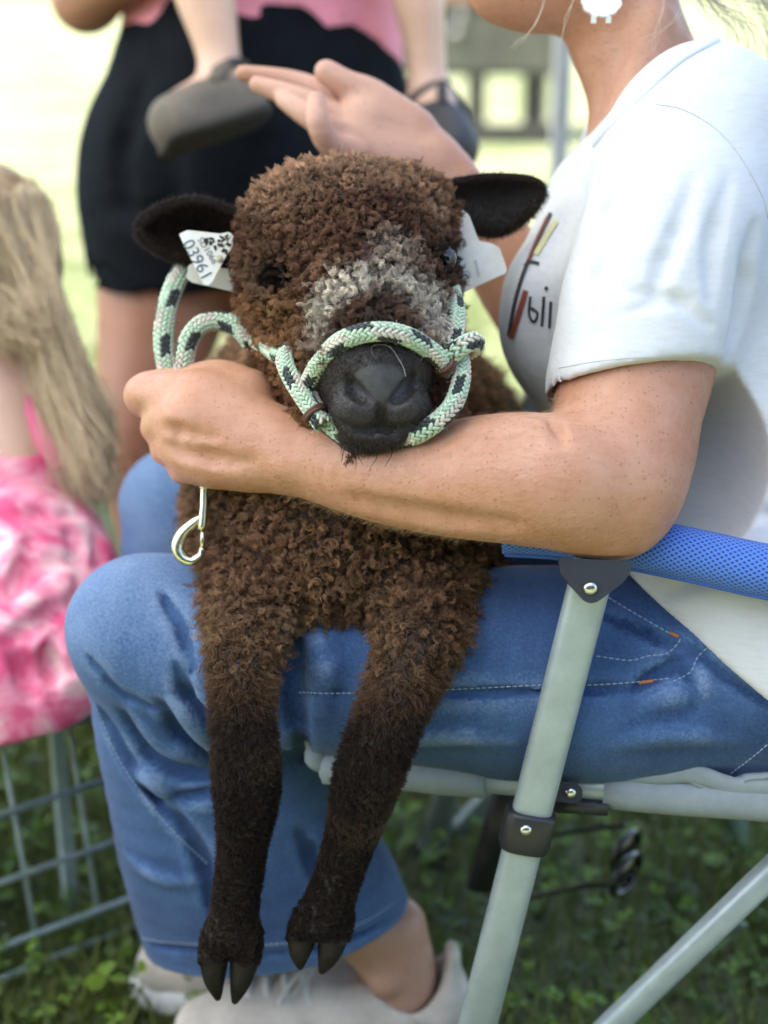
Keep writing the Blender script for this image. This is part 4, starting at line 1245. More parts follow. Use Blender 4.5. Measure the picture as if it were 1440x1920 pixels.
# ------------------------------------------------------------------- eyes
eye_m = mat('eye_dark', (0.004, 0.004, 0.007), 0.06, coat=0.6)
lid = mat('eyelid', (0.012, 0.009, 0.007), 0.9, spec=0.08, bump=(500, 0.6, 0.001))
for c, r in ((P(832, 484, 1.095), 0.0100), (P(521, 524, 1.1005), 0.0095)):
    V, F = uvsphere(c, r, 20, 14); mesh_obj('eye', V, F, eye_m, lamb)
mesh_obj('eyelid', *sweep(cr([P(496, 518, 1.096), P(508, 512, 1.092), P(530, 515, 1.090), P(546, 528, 1.093)], 6), 0.0030, seg=10)[:2], lid, lamb)
mesh_obj('eyelid', *sweep(cr([P(496, 532, 1.096), P(512, 538, 1.093), P(532, 540, 1.091), P(546, 537, 1.093)], 6), 0.0028, seg=10)[:2], lid, lamb)
mesh_obj('eyelid', *sweep(cr([P(812, 492, 1.080), P(816, 470, 1.078), P(836, 460, 1.084)], 6), 0.0036, seg=10)[:2], lid, lamb)
mesh_obj('eyelid', *sweep(cr([P(812, 494, 1.080), P(826, 506, 1.078), P(844, 506, 1.084)], 6), 0.0036, seg=10)[:2], lid, lamb)

# ------------------------------------------------------------------ hooves
hoof_m = mat('hoof_horn', (0.010, 0.0075, 0.007), 0.45, var=(90, 0.6), bump=(160, 0.5, 0.0015), spec=0.25)
for a, b_, c_ in claws:
    s = np.linspace(0, 1, 10)
    path = cr([b_ + (a - b_) * 0.25, b_ * 0.55 + c_ * 0.45 + TOCAM * 0.002, c_], 6)
    n = len(path); t = np.linspace(0, 1, n)
    mesh_obj('hoof', *sweep(path, 0.0118 * (1 - 0.78 * t ** 1.6), 0.0112 * (1 - 0.74 * t ** 1.7), 16)[:2], hoof_m, lamb)

# ------------------------------------------------------------------- wool
wool_m, nt, b = new_mat('wool')
b.inputs['Roughness'].default_value = 0.65; b.inputs['Specular IOR Level'].default_value = 0.25
at = nd(nt, 'ShaderNodeAttribute', attribute_name='tint'); nt.links.new(at.outputs['Color'], b.inputs['Base Color'])
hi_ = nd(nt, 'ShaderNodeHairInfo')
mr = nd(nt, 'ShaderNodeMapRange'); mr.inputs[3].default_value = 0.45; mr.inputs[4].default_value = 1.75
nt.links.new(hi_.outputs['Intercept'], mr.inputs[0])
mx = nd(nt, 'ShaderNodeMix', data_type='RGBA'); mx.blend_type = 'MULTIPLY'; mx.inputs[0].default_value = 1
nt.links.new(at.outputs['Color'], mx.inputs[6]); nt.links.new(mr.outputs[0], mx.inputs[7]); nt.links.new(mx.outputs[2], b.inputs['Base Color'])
tr = nd(nt, 'ShaderNodeBsdfTranslucent'); mxs = nd(nt, 'ShaderNodeMixShader'); mxs.inputs[0].default_value = 0.3
nt.links.new(mx.outputs[2], tr.inputs[0]); nt.links.new(b.outputs[0], mxs.inputs[1]); nt.links.new(tr.outputs[0], mxs.inputs[2])
nt.links.new(mxs.outputs[0], nt.nodes['Material Output'].inputs[0])

def region(p):
    """kind of coat at a spot: 0 none, 1 head wool, 2 body wool, 3 leg fur, 4 muzzle fur"""
    px, py, zc = proj(p)
    k = np.full(len(p), 2)
    head = (py < 800) & (zc < 1.235) & (px > 380) & (px < 900)
    k[head] = 1
    k[(zc < 1.11) & (((px - 712) / 118) ** 2 + ((py - 738) / 116) ** 2 < 1)] = 4
    leg = (py > 1255) & (zc < 1.2)
    k[leg] = 3
    k[((px - 520) / 27) ** 2 + ((py - 524) / 24) ** 2 < 1] = 5
    k[(((px - 836) / 17) ** 2 + ((py - 484) / 17) ** 2 < 1) & (zc < 1.13)] = 0
    # nose leather stays bare
    k[(zc < 1.06) & (((px - 712) / 52) ** 2 + ((py - 716) / 34) ** 2 < 1)] = 0
    # hoof ends
    k[(py > 1808) | ((py > 1762) & (px > 530))] = 0
    k[(py > 792) & (px > 590) & (px < 780) & (zc < 1.10) & (k == 1)] = 4
    k[(py > 800) & (py < 850) & (px > 560) & (px < 800) & (zc < 1.12) & (k == 2)] = 0
    return k, px, py, zc
def wool_tint(p, r):
    px, py, zc = proj(p)
    n = len(p)
    nz = waves(p, 60, np.random.default_rng(5), 2); nz2 = waves(p, 170, np.random.default_rng(6), 2)
    dark_c = np.array((0.062, 0.027, 0.016)); mid = np.array((0.150, 0.078, 0.044)); lite = np.array((0.34, 0.21, 0.125)); cream = np.array((0.40, 0.36, 0.30)); blk = np.array((0.018, 0.013, 0.011))
    c = np.tile(mid, (n, 1))
    def mixin(w, col):
        nonlocal c
        w = np.clip(w, 0, 1)[:, None]; c = c * (1 - w) + col * w
    body = (py > 800) | (zc > 1.235)
    mixin(np.where(body, 0.55 + 0.5 * nz, 0), np.array((0.155, 0.092, 0.045)))
    mixin(np.where(body & (zc > 1.28), 0.75, 0), np.array((0.26, 0.16, 0.09)))
    hd = ~body
    mixin(np.where(hd, 0.45 - 0.7 * nz + 0.4 * nz2, 0), dark_c)
    mixin(np.where(hd, np.clip((385 - py) / 80, 0, 1) * 0.9 + 0.45 * nz, 0), lite)
    mixin(np.where(hd, np.exp(-((px - 520) / 70) ** 2 - ((py - 370) / 50) ** 2) * 0.7, 0), lite)
    mixin(np.where(hd & (px < 590) & (py > 560), 0.5 + 0.5 * nz, 0), np.array((0.21, 0.11, 0.045)))
    mixin(np.where(hd, np.exp(-((px - 640) / 110) ** 2 - ((py - 440) / 55) ** 2) * 0.7, 0), dark_c)
    # pale blaze: an arch over the nose
    e = np.sqrt(((px - 706) / 106) ** 2 + ((py - 640) / 118) ** 2)
    arch = np.exp(-((e - 0.98) / 0.28) ** 2) * np.clip((668 - py) / 50, 0, 1) * (zc < 1.16)
    arch = np.clip(arch * 1.45 + 0.5 * nz + 0.35 * nz2 - 0.2, 0, 1) * (arch > 0.12)
    mixin(arch * 0.95, cream)
    mixin(np.clip(np.exp(-((px - 732) / 52) ** 2 - ((py - 476) / 52) ** 2) * 1.25 + 0.45 * nz - 0.2, 0, 1) * (zc < 1.16), np.array((0.32, 0.26, 0.20)))
    mixin(np.exp(-((px - 706) / 54) ** 2 - ((py - 614) / 38) ** 2) * 1.15 * (zc < 1.15), np.array((0.040, 0.026, 0.019)))
    # dark sockets
    mixin(np.exp(-((px - 522) / 42) ** 2 - ((py - 516) / 40) ** 2) * 1.2 * (zc < 1.17), blk)
    mixin(np.exp(-((px - 830) / 34) ** 2 - ((py - 486) / 34) ** 2) * 1.15 * (zc < 1.17), blk)
    mixin(np.clip((np.abs(px - 645) - 190) / 30, 0, 1) * (py < 470) * (zc > 1.14) * hd * 0.6, blk * 1.5)
    # legs darken downwards to near black with reddish rims
    lg = np.clip((py - 1200) / 160, 0, 1) * (zc < 1.2) * (1 - 0.25 * np.clip(nz, 0, 1))
    mixin(lg * 0.96, np.array((0.0070, 0.0046, 0.0038)))
    c *= np.clip(r.lognormal(0, 0.22, (n, 1)), 0.55, 1.6) * (1 + 0.30 * waves(p, 38, np.random.default_rng(15), 2))[:, None]
    return c
def perp(N, r):
    a = r.normal(size=N.shape); a -= (a * N).sum(1)[:, None] * N
    a /= np.linalg.norm(a, axis=1)[:, None] + 1e-9
    return a, np.cross(N, a)
def locks(p, N, r, M, K, length, rad, turns, clump, droop=0.3, tilt=0.5, flat=0.0):
    """curly locks: M strands each, sharing one coil"""
    n = len(p)
    D = N + tilt * r.normal(size=N.shape) * 0.6 + np.array((0, -0.1, -droop))
    D /= np.linalg.norm(D, axis=1)[:, None]
    A, B_ = perp(D, r)
    s = np.linspace(0, 1, K)
    ln = (length * np.clip(r.lognormal(0, 0.32, n), 0.5, 1.7))[:, None, None, None]
    ph = r.uniform(0, 6.28, n)[:, None, None] + r.normal(0, 0.35, (n, M, 1))
    tn = (turns * r.uniform(0.7, 1.3, n))[:, None, None] * np.where(r.random(n) < 0.5, -1, 1)[:, None, None]
    ang = ph + 6.283 * tn * s[None, None]
    rr = (rad * np.clip(r.lognormal(0, 0.35, n), 0.45, 1.9))[:, None, None] * (0.25 + 0.75 * s)[None, None] * r.uniform(0.75, 1.25, (n, M, 1))
    off = r.normal(size=(n, M, 2)) * clump
    ox = rr * (np.cos(ang) - np.cos(ph)) + off[:, :, :1] * (1 - 0.55 * s)
    oy = rr * (np.sin(ang) - np.sin(ph)) + off[:, :, 1:] * (1 - 0.55 * s)
    lj = r.uniform(0.8, 1.15, (n, M, 1, 1))
    q = p[:, None, None] - N[:, None, None] * 0.001 + D[:, None, None] * (ln * lj * s[None, None, :, None]) + A[:, None, None] * ox[..., None] + B_[:, None, None] * oy[..., None]
    q = q + np.array((0, 0, -1.0)) * (flat * (s ** 2)[None, None, :, None])
    return q.reshape(n * M, K, 3)
r_ = np.random.default_rng(31)
vis = lambda c: np.where(c[:, 1] < 1.5, 1.0, 0.45)
def sel(n, want, kf=None):
    p, N = scatter(VL, QL, n, r_, kf)
    k, px, py, zc = region(p)
    m = np.isin(k, want)
    return p[m], N[m]
def front(c):
    px, py, zc = proj(c); return ((py < 830) & (zc < 1.25)).astype(float)
# head: tight short curls
p, N = sel(9500, [1], front)
px, py, zc = proj(p)
ln = 0.0088
q = locks(p, N, r_, 16, 14, ln, 0.0019, 2.2, 0.00055, 0.12, 0.7)
tq = np.repeat(wool_tint(p, r_), 16, 0) * r_.uniform(0.8, 1.2, (len(q), 1))
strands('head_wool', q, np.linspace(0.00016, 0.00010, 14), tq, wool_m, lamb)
# body: looser curls
def backp(c):
    px, py, zc = proj(c); return 1 - front(c) + 0.0
p, N = sel(20000, [2], lambda c: backp(c) * np.where(c[:, 1] < 1.3, 1, 0.35))
ln = np.interp(proj(p)[1], [1080, 1250], [0.0125, 0.0090])
q = locks(p, N, r_, 11, 15, ln, 0.0022, 2.3, 0.0007, 0.55, 0.8, 0.002)
tq = np.repeat(wool_tint(p, r_), 11, 0) * r_.uniform(0.8, 1.2, (len(q), 1))
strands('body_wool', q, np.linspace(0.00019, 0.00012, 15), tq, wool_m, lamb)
# dense crimped undercoat so that no hide shows between the locks
def under(n, want, kf, length, name):
    p, N = sel(n, want, kf)
    K = 7; s = np.linspace(0, 1, K); m = len(p)
    D = N + 0.55 * r_.normal(size=N.shape); D /= np.linalg.norm(D, axis=1)[:, None]
    A, B_ = perp(D, r_)
    w = 0.0009 * np.sin(s[None] * r_.uniform(8, 15, (m, 1)) + r_.uniform(0, 6.28, (m, 1)))
    w2 = 0.0009 * np.sin(s[None] * r_.uniform(8, 15, (m, 1)) + r_.uniform(0, 6.28, (m, 1)))
    q = p[:, None] + D[:, None] * (s[None, :, None] * (length * r_.uniform(0.5, 1.2, m))[:, None, None]) + A[:, None] * w[..., None] + B_[:, None] * w2[..., None]
    strands(name, q, np.linspace(0.00019, 0.00010, K), wool_tint(p, r_) * 0.75, wool_m, lamb)
under(70000, [1], front, 0.0062, 'head_undercoat')
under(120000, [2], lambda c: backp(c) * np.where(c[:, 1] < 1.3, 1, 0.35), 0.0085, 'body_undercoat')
# legs: short lying fur, shaggy at the top
p, N = sel(15000, [3], lambda c: ((proj(c)[1] > 1240) & (proj(c)[2] < 1.22)).astype(float))
px, py, zc = proj(p)
lenf = np.interp(py, [1250, 1340, 1450, 1800], [0.0115, 0.0090, 0.0055, 0.003])
n = len(p); M = 6; K = 6
D = N * 0.75 + np.array((0, 0, -0.75)) + 0.33 * r_.normal(size=N.shape); D /= np.linalg.norm(D, axis=1)[:, None]
A, B_ = perp(D, r_)
s = np.linspace(0, 1, K)
off = r_.normal(size=(n, M, 2)) * 0.0011
q = p[:, None, None] + (D * lenf[:, None])[:, None, None] * (s[None, None, :, None] * r_.uniform(0.6, 1.25, (n, M, 1, 1))) \
    + A[:, None, None] * (off[:, :, :1] * (1 - 0.3 * s))[..., None] + B_[:, None, None] * (off[:, :, 1:] * (1 - 0.3 * s))[..., None] \
    + (A[:, None, None] * 0.0010) * np.sin(s * 7 + 1)[None, None, :, None]
tq = np.repeat(wool_tint(p, r_), M, 0)
rim = r_.random((len(tq), 1)) < 0.16
tq = np.where(rim, tq + np.array((0.022, 0.009, 0.004)), tq)
strands('leg_fur', q.reshape(n * M, K, 3), np.linspace(0.00018, 0.00008, K), tq, wool_m, lamb)
# muzzle and ears: velvet
p, N = sel(60000, [4], lambda c: ((proj(c)[1] > 600) & (proj(c)[1] < 870) & (proj(c)[2] < 1.12)).astype(float))
def velvet(p, N, length, tint, name, down=0.35, rad=0.00011):
    n = len(p); K = 4
    D = N * 0.8 + np.array((0, 0, -down)) + 0.3 * r_.normal(size=N.shape); D /= np.linalg.norm(D, axis=1)[:, None]
    s = np.linspace(0, 1, K)
    q = p[:, None] + D[:, None] * (length * r_.uniform(0.5, 1.3, n))[:, None, None] * s[None, :, None]
    strands(name, q, np.linspace(rad, rad * 0.5, K), tint, wool_m, lamb)
px, py, zc = proj(p)
tv = np.array((0.048, 0.038, 0.034)) * r_.uniform(0.4, 2.0, (len(p), 1))
edge = np.clip((np.sqrt(((px - 712) / 118) ** 2 + ((py - 738) / 116) ** 2) - 0.72) / 0.28, 0, 1)[:, None] * (py < 700)[:, None]
tv = tv * (1 - 0.7 * edge) + np.array((0.11, 0.075, 0.055)) * 0.7 * edge
lip = np.interp(py, [640, 690, 740, 800, 840], [0.0042, 0.0024, 0.0013, 0.0016, 0.0034])
velvet(p, N, lip, tv, 'muzzle_fur')
p5_, N5_ = sel(60000, [5], lambda c: ((proj(c)[0] > 470) & (proj(c)[0] < 570) & (proj(c)[1] > 470) & (proj(c)[1] < 580) & (proj(c)[2] < 1.16)).astype(float))
velvet(p5_, N5_, 0.0045, np.array((0.016, 0.010, 0.007)) * r_.uniform(0.5, 1.6, (len(p5_), 1)), 'eye_fur', 0.5, 0.00012)
for E in (earA, earB):
    Vq, Fq = E[1], E[2]
    p, N = scatter(Vq, Fq, 26000, r_)
    N = np.where(np.abs(N).sum(1)[:, None] > 0, N, TOCAM)
    velvet(p, N, 0.0052, np.array((0.026, 0.016, 0.011)) * r_.uniform(0.4, 1.9, (len(p), 1)), 'ear_fur', 0.1, 0.00013)
# whiskers and a stray white hair on the nose
q = []
for x, y in ((640, 822), (655, 838), (662, 842), (700, 838), (670, 835), (735, 836), (648, 828)):
    a = P(x, y, 1.012); q.append(cr([a, a + np.array((r_.normal(0, .002), -0.003, -0.006)), a + np.array((r_.normal(0, .004), -0.004, -0.014))], 4))
strands('chin_hair', np.array(q), np.linspace(0.0004, 0.00015, 9), np.tile((0.014, 0.010, 0.008), (len(q), 1)), wool_m, lamb)
p = line_on(bvhL, [(700, 668), (698, 655), (712, 650), (730, 655), (742, 672), (752, 690), (756, 705)], 4, 0.0030)
if len(p) > 8: strands('stray_hair', resample(p, 0.0012)[None], np.array(0.00016), np.array([(0.45, 0.42, 0.38)]), wool_m, lamb)

# ============================================================ rope halter
rope_m = mat('braided_rope', (0.4, 0.6, 0.45), 0.75, attr=True, var=(900, 0.25), sheen=0.2, bump=(1500, 0.6, 0.0006))
halter = empty('rope_halter', P(700, 700, 1.02), 'mint green and black braided rope halter round the lamb muzzle, loops in the fist', 'halter')
GRN, PALE, BLK, LIME = np.array((0.45, 0.58, 0.42)), np.array((0.60, 0.56, 0.46)), np.array((0.016, 0.022, 0.024)), np.array((0.30, 0.62, 0.16))
SV, SF = uvsphere((0, 0, 0), 1, 6, 4)
def braid(name, ctrl, r=0.0064, seed=0, tone=(1, 1, 1), cols=12, ds=0.0042, taper=False):
    path = resample(cr(np.array([P(*c) for c in ctrl]), 14), ds)
    T_, N_, B_ = frames(path)
    V = []; F = []; C = []; k = 0
    rr = np.random.default_rng(seed); sh = rr.integers(0, 14)
    cv, cf, _ = sweep(path, r * 0.86, seg=10)
    V.append(cv); F += cf; C.append(np.tile(GRN * 0.5, (len(cv), 1))); k = len(cv)
    F = [tuple(q) for q in F]
    twist = 0.035
    for i in range(len(path)):
        for c in range(cols):
            th = 6.2832 * (c + 0.5 * 0) / cols + twist * i
            half = 0.5 * ds if c % 2 else 0.0
            rad = N_[i] * math.cos(th) + B_[i] * math.sin(th)
            tang = -N_[i] * math.sin(th) + B_[i] * math.cos(th)
            sl = 0.62 if c % 2 else -0.62
            ax = T_[i] * math.cos(sl) + tang * math.sin(sl); ay = np.cross(rad, ax)
            ctr = path[i] + T_[i] * half + rad * r * 0.93
            M3 = np.stack([ax * ds * 0.86, ay * r * 0.25, rad * r * 0.20], 1)
            V.append(SV @ M3.T + ctr)
            grp = c // 2; j = (i + sh + (0, 6, 5, 2, 3, 8)[grp]) % 10
            if grp in (0, 2, 4) and j < 4: col = BLK
            elif grp in (1, 3) and j < 6: col = PALE
            elif grp == 5 and j < 4: col = PALE * 0.9
            else: col = GRN
            C.append(np.tile(col * rr.uniform(0.82, 1.12) * np.array(tone), (len(SV), 1)))
            F += [tuple(q_ + k for q_ in f) for f in SF]; k += len(SV)
    o = mesh_obj(name, np.concatenate(V), F, rope_m, halter, tint=np.concatenate(C))
    # stray fuzz
    n = len(path) * 3; idx = rr.integers(0, len(path), n); th = rr.uniform(0, 6.28, n)
    rad = N_[idx] * np.cos(th)[:, None] + B_[idx] * np.sin(th)[:, None]
    s_ = np.linspace(0, 1, 4)
    d = rad + rr.normal(size=(n, 3)) * 0.6
    q = (path[idx] + rad * r)[:, None] + d[:, None] * (s_[None, :, None] * rr.uniform(0.001, 0.0028, (n, 1, 1)))
    strands('fuzz', q, np.array(0.00008), np.tile((0.5, 0.62, 0.48), (n, 1)), wool_m, o)
    return o
braid('noseband', [(582, 712, 1.035), (600, 680, 1.018), (640, 640, 1.000), (700, 622, 0.990), (760, 630, 0.995), (810, 660, 1.010), (838, 690, 1.028)], seed=1)
braid('cheek_strap', [(548, 652, 1.075), (534, 672, 1.060), (545, 705, 1.045), (566, 740, 1.034), (588, 772, 1.026), (602, 792, 1.022)], seed=2)
braid('chin_strap', [(592, 694, 1.046), (590, 740, 1.044), (606, 778, 1.036), (640, 812, 1.028), (690, 830, 1.034), (750, 826, 1.026), (800, 804, 1.010), (845, 765, 1.012), (864, 715, 1.024), (862, 668, 1.036), (846, 640, 1.046)], seed=3)
braid('cheek_strap', [(836, 678, 1.028), (858, 655, 1.020), (886, 640, 1.026), (890, 650, 1.040), (868, 662, 1.052), (846, 668, 1.058)], seed=4)
braid('cheek_strap', [(850, 668, 1.052), (852, 635, 1.058), (856, 590, 1.075), (848, 545, 1.11), (836, 500, 1.15)], seed=5)
braid('crown_strap', [(545, 660, 1.070), (524, 668, 1.082), (500, 652, 1.105), (480, 640, 1.14)], r=0.0055, seed=6)
braid('lead_rope', [(470, 640, 1.150), (448, 616, 1.155), (415, 603, 1.158), (380, 608, 1.156), (356, 635, 1.152), (346, 675, 1.150), (345, 725, 1.152), (352, 790, 1.150), (372, 860, 1.146), (382, 905, 1.142)], r=0.0076, seed=7)
braid('lead_rope', [(420, 470, 1.215), (372, 478, 1.205), (340, 510, 1.190), (318, 560, 1.180), (308, 610, 1.172), (308, 660, 1.168), (318, 710, 1.166), (330, 770, 1.160)], r=0.0078, seed=8)
crimp_m = mat('brown_crimp', (0.10, 0.045, 0.028), 0.45, 0.3, var=(200, 0.3))
def ring(c, ax, r, name, mtl, parent, wire=0.0018):
    ax = np.array(ax) / np.linalg.norm(ax); a, b_ = perp(ax[None], np.random.default_rng(1)); a, b_ = a[0], b_[0]
    th = np.linspace(0, 2 * math.pi, 22, endpoint=False)
    return mesh_obj(name, *sweep(np.array([c + r * (a * math.cos(t) + b_ * math.sin(t)) for t in th]), wire, seg=8, closed=True)[:2], mtl, parent)
a1 = P(602, 792, 1.022) - P(588, 772, 1.026)
ring(P(590, 775, 1.0255), a1, 0.0082, 'crimp', crimp_m, halter); ring(P(592.5, 779, 1.025), a1, 0.0082, 'crimp', crimp_m, halter)
a2 = P(838, 690, 1.028) - P(820, 668, 1.015)
ring(P(832, 683, 1.024), a2, 0.0085, 'crimp', crimp_m, halter); ring(P(828, 678, 1.021), a2, 0.0085, 'crimp', crimp_m, halter)

# snap hook hanging below the fist
brass = mat('pale_brass', (0.74, 0.70, 0.52), 0.24, 1.0, var=(70, 0.12), bump=(220, 0.15, 0.001))
hk = empty('snap_hook', P(365, 1050, 1.10), 'shiny pale brass snap hook hanging below the clenched fist', 'hook')
zk = 1.118
mesh_obj('shank', *sweep(np.array([P(384, 905, zk), P(383, 915, zk), P(382, 950, zk), P(379, 985, zk), P(377, 994, zk)]), [0.0030, 0.0030, 0.0030, 0.0034, 0.0034], seg=14)[:2], brass, hk)
mesh_obj('collar', *sweep(np.array([P(384, 911, zk), P(384, 917, zk)]), 0.0042, seg=14)[:2], brass, hk)
loop = cr([P(379, 968, zk), P(362, 982, zk), P(343, 1000, zk), P(333, 1023, zk), P(340, 1043, zk), P(358, 1052, zk), P(374, 1043, zk), P(380, 1028, zk)], 7)
tt = np.linspace(0, 1, len(loop))
mesh_obj('bow', *sweep(loop, 0.0024 + 0.0026 * np.sin(np.pi * np.clip(tt * 1.12, 0, 1)) ** 0.8, seg=14)[:2], brass, hk)
mesh_obj('gate', *sweep(np.array([P(380, 992, zk), P(379.5, 1010, zk), P(379.5, 1033, zk)]), 0.0019, seg=10)[:2], brass, hk)

# ================================================================= ear tags
tag_m = mat('tag_plastic', (0.74, 0.72, 0.60), 0.42, var=(60, 0.12), col2=(0.78, 0.79, 0.74))
tag_ink = mat('tag_ink', (0.10, 0.13, 0.16), 0.6); tag_ink2 = mat('faded_ink', (0.42, 0.47, 0.52), 0.6)
dirt = mat('dried_dirt', (0.045, 0.034, 0.015), 0.9, var=(300, 0.5), bump=(700, 0.9, 0.001))
def round_poly(pts, rad, n=4):
    p = np.array(pts, float); out = []
    for i in range(len(p)):
        a, b_, c_ = p[i - 1], p[i], p[(i + 1) % len(p)]
        u = (a - b_) / np.linalg.norm(a - b_); w = (c_ - b_) / np.linalg.norm(c_ - b_)
        for t in np.linspace(0, 1, n):
            q0, q1 = b_ + u * rad * (1 - t), b_ + w * rad * t
            out.append(q0 * (1 - t) + q1 * t)
    return np.array(out)
def px_plate(pts, zc, tilt, thick):
    """outline given as photo spots on a plane through depth zc"""
    c = np.mean(np.array(pts), 0); o = P(c[0], c[1], zc)
    R = basis(RIGHT, UPV); q = Quaternion((0.0, 1.0, 0.0), tilt[0]).to_matrix(); 
    R = R @ np.array(Quaternion((0, 1, 0), tilt[0]).to_matrix()) @ np.array(Quaternion((1, 0, 0), tilt[1]).to_matrix())
    s = zc / FPX
    return np.array([((x - c[0]) * s / math.cos(tilt[0]), -(y - c[1]) * s / math.cos(tilt[1])) for x, y in pts]), (R, o), c, s
tagA = empty('ear_tag', P(392, 540, 1.155), 'dirty cream double ear tag numbered 03961 under the rounded ear', 'ear tag')
ol, M, c, s = px_plate([(336, 440), (352, 432), (413, 438), (428, 434), (437, 440), (436, 465), (426, 475), (398, 530), (389, 537), (382, 534)], 1.150, (0.10, -0.05), 0.0012)
mesh_obj('front_plate', *plate(round_poly(ol, 0.0016), 0.0013, M), tag_m, tagA, False)
def put_text(body, size, px, py, rot, M, c, s, mtl, parent, name='number', mirror=False, z=0.0012):
    V, F = text_mesh(body, size * s)
    if mirror: V[:, 0] *= -1
    ca, sa = math.cos(rot), math.sin(rot)
    x = V[:, 0] * ca - V[:, 1] * sa + (px - c[0]) * s; y = V[:, 0] * sa + V[:, 1] * ca - (py - c[1]) * s
    R, o = M
    return mesh_obj(name, np.c_[x, y, np.full(len(x), z)] @ np.asarray(R).T + o, F, mtl, parent, False)
put_text('03961', 33, 370, 489, math.radians(-61), M, c, s, tag_ink, tagA)
put_text('SD1066', 17.5, 389, 471, math.radians(-58), M, c, s, tag_ink, tagA)
g = Geo(); rr = np.random.default_rng(4)
R0, o0 = M
for (x, y, rad_, nn) in ((393, 451, 9, 22), (420, 452, 13, 34), (403, 466, 4, 6), (421, 472, 5, 8)):
    for _ in range(nn):
        a, d = rr.uniform(0, 6.28), rad_ * math.sqrt(rr.random())
        q = np.array(((x + d * math.cos(a) - c[0]) * s, -(y + d * math.sin(a) - c[1]) * s, 0.0008))
        V, F = uvsphere(R0 @ q + o0, rr.uniform(0.0004, 0.0013), 6, 4); g.put(V, F)
tag(g.build('dirt', dirt, tagA), kind='stuff')
q = np.array(((411 - c[0]) * s, -(486 - c[1]) * s, 0.0009)); V, F = uvsphere(R0 @ q + o0, (0.0034, 0.0034, 0.0012), 14, 8, R0); mesh_obj('stud', V, F, mat('stud', (0.42, 0.38, 0.28), 0.5, var=(400, 0.5)), tagA)
ol2, M2, c2, s2 = px_plate([(354, 498), (362, 495), (440, 505), (441, 546), (360, 530), (350, 522)], 1.166, (0.15, 0.1), 0.0012)
mesh_obj('back_plate', *plate(round_poly(ol2, 0.0015), 0.0013, M2), tag_m, tagA, False)
tagB = empty('ear_tag', P(890, 540, 1.16), 'large cream ear tag with faded number beside the bare right eye', 'ear tag')
ol3, M3, c3, s3 = px_plate([(858, 398), (868, 394), (880, 404), (898, 452), (922, 457), (936, 465), (950, 505), (948, 513), (864, 549), (846, 536), (848, 470)], 1.168, (-0.12, 0.05), 0.0013)
mesh_obj('front_plate', *plate(round_poly(ol3, 0.0015), 0.0014, M3), tag_m, tagB, False)
put_text('61', 46, 884, 508, math.radians(14), M3, c3, s3, tag_ink2, tagB)
g = Geo(); R0, o0 = M3
for _ in range(26):
    q = np.array(((858 + rr.normal(0, 5) - c3[0]) * s3, -(412 + rr.normal(0, 6) - c3[1]) * s3, 0.0009))
    V, F = uvsphere(R0 @ q + o0, rr.uniform(0.0004, 0.0011), 6, 4); g.put(V, F)
tag(g.build('dirt', dirt, tagB), kind='stuff')
# ============================================================ folding chair
paint = mat('silver_grey_paint', (0.33, 0.39, 0.39), 0.38, 0.25, var=(45, 0.13), bump=(300, 0.15, 0.0006))
webbing = mat('grey_webbing', (0.23, 0.27, 0.29), 0.85, var=(50, 0.1), bump=(800, 0.6, 0.0007))
blackp = mat('black_plastic', (0.020, 0.021, 0.022), 0.42, var=(50, 0.2), bump=(500, 0.1, 0.0005))
rivet_m = mat('rivet', (0.62, 0.62, 0.62), 0.25, 1.0, bump=(250, 0.3, 0.001))
def mesh_blue():
    m, nt, b = new_mat('blue_mesh_pad')
    b.inputs['Roughness'].default_value = 0.8; b.inputs['Sheen Weight'].default_value = 0.15; b.inputs['Specular IOR Level'].default_value = 0.25
    uv = nd(nt, 'ShaderNodeUVMap')
    mp = nd(nt, 'ShaderNodeMapping'); mp.inputs['Scale'].default_value = (30, 190, 1)
    nt.links.new(uv.outputs[0], mp.inputs[0])
    outs = []
    for off in (0.0, 0.5):
        ad = nd(nt, 'ShaderNodeVectorMath', operation='ADD'); ad.inputs[1].default_value = (off, off, 0)
        nt.links.new(mp.outputs[0], ad.inputs[0])
        fr = nd(nt, 'ShaderNodeVectorMath', operation='FRACTION'); nt.links.new(ad.outputs[0], fr.inputs[0])
        sb = nd(nt, 'ShaderNodeVectorMath', operation='SUBTRACT'); sb.inputs[1].default_value = (0.5, 0.5, 0); nt.links.new(fr.outputs[0], sb.inputs[0])
        ln = nd(nt, 'ShaderNodeVectorMath', operation='LENGTH'); nt.links.new(sb.outputs[0], ln.inputs[0])
        outs.append(ln.outputs['Value'])
    mn = nd(nt, 'ShaderNodeMath', operation='MINIMUM'); nt.links.new(outs[0], mn.inputs[0]); nt.links.new(outs[1], mn.inputs[1])
    mr = nd(nt, 'ShaderNodeMapRange'); mr.inputs[1].default_value = 0.17; mr.inputs[2].default_value = 0.27; nt.links.new(mn.outputs[0], mr.inputs[0])
    mx = nd(nt, 'ShaderNodeMix', data_type='RGBA'); mx.inputs[6].default_value = (0.022, 0.06, 0.22, 1); mx.inputs[7].default_value = (0.085, 0.20, 0.60, 1)
    nt.links.new(mr.outputs[0], mx.inputs[0]); nt.links.new(mx.outputs[2], b.inputs['Base Color'])
    bp = nd(nt, 'ShaderNodeBump', Strength=0.6, Distance=0.001); nt.links.new(mr.outputs[0], bp.inputs['Height']); nt.links.new(bp.outputs[0], b.inputs['Normal'])
    return m
bluem = mesh_blue()
chair = empty('folding_chair', (0.35, 1.2, 0), 'grey folding camp chair with blue mesh padded armrest under the woman', 'chair')
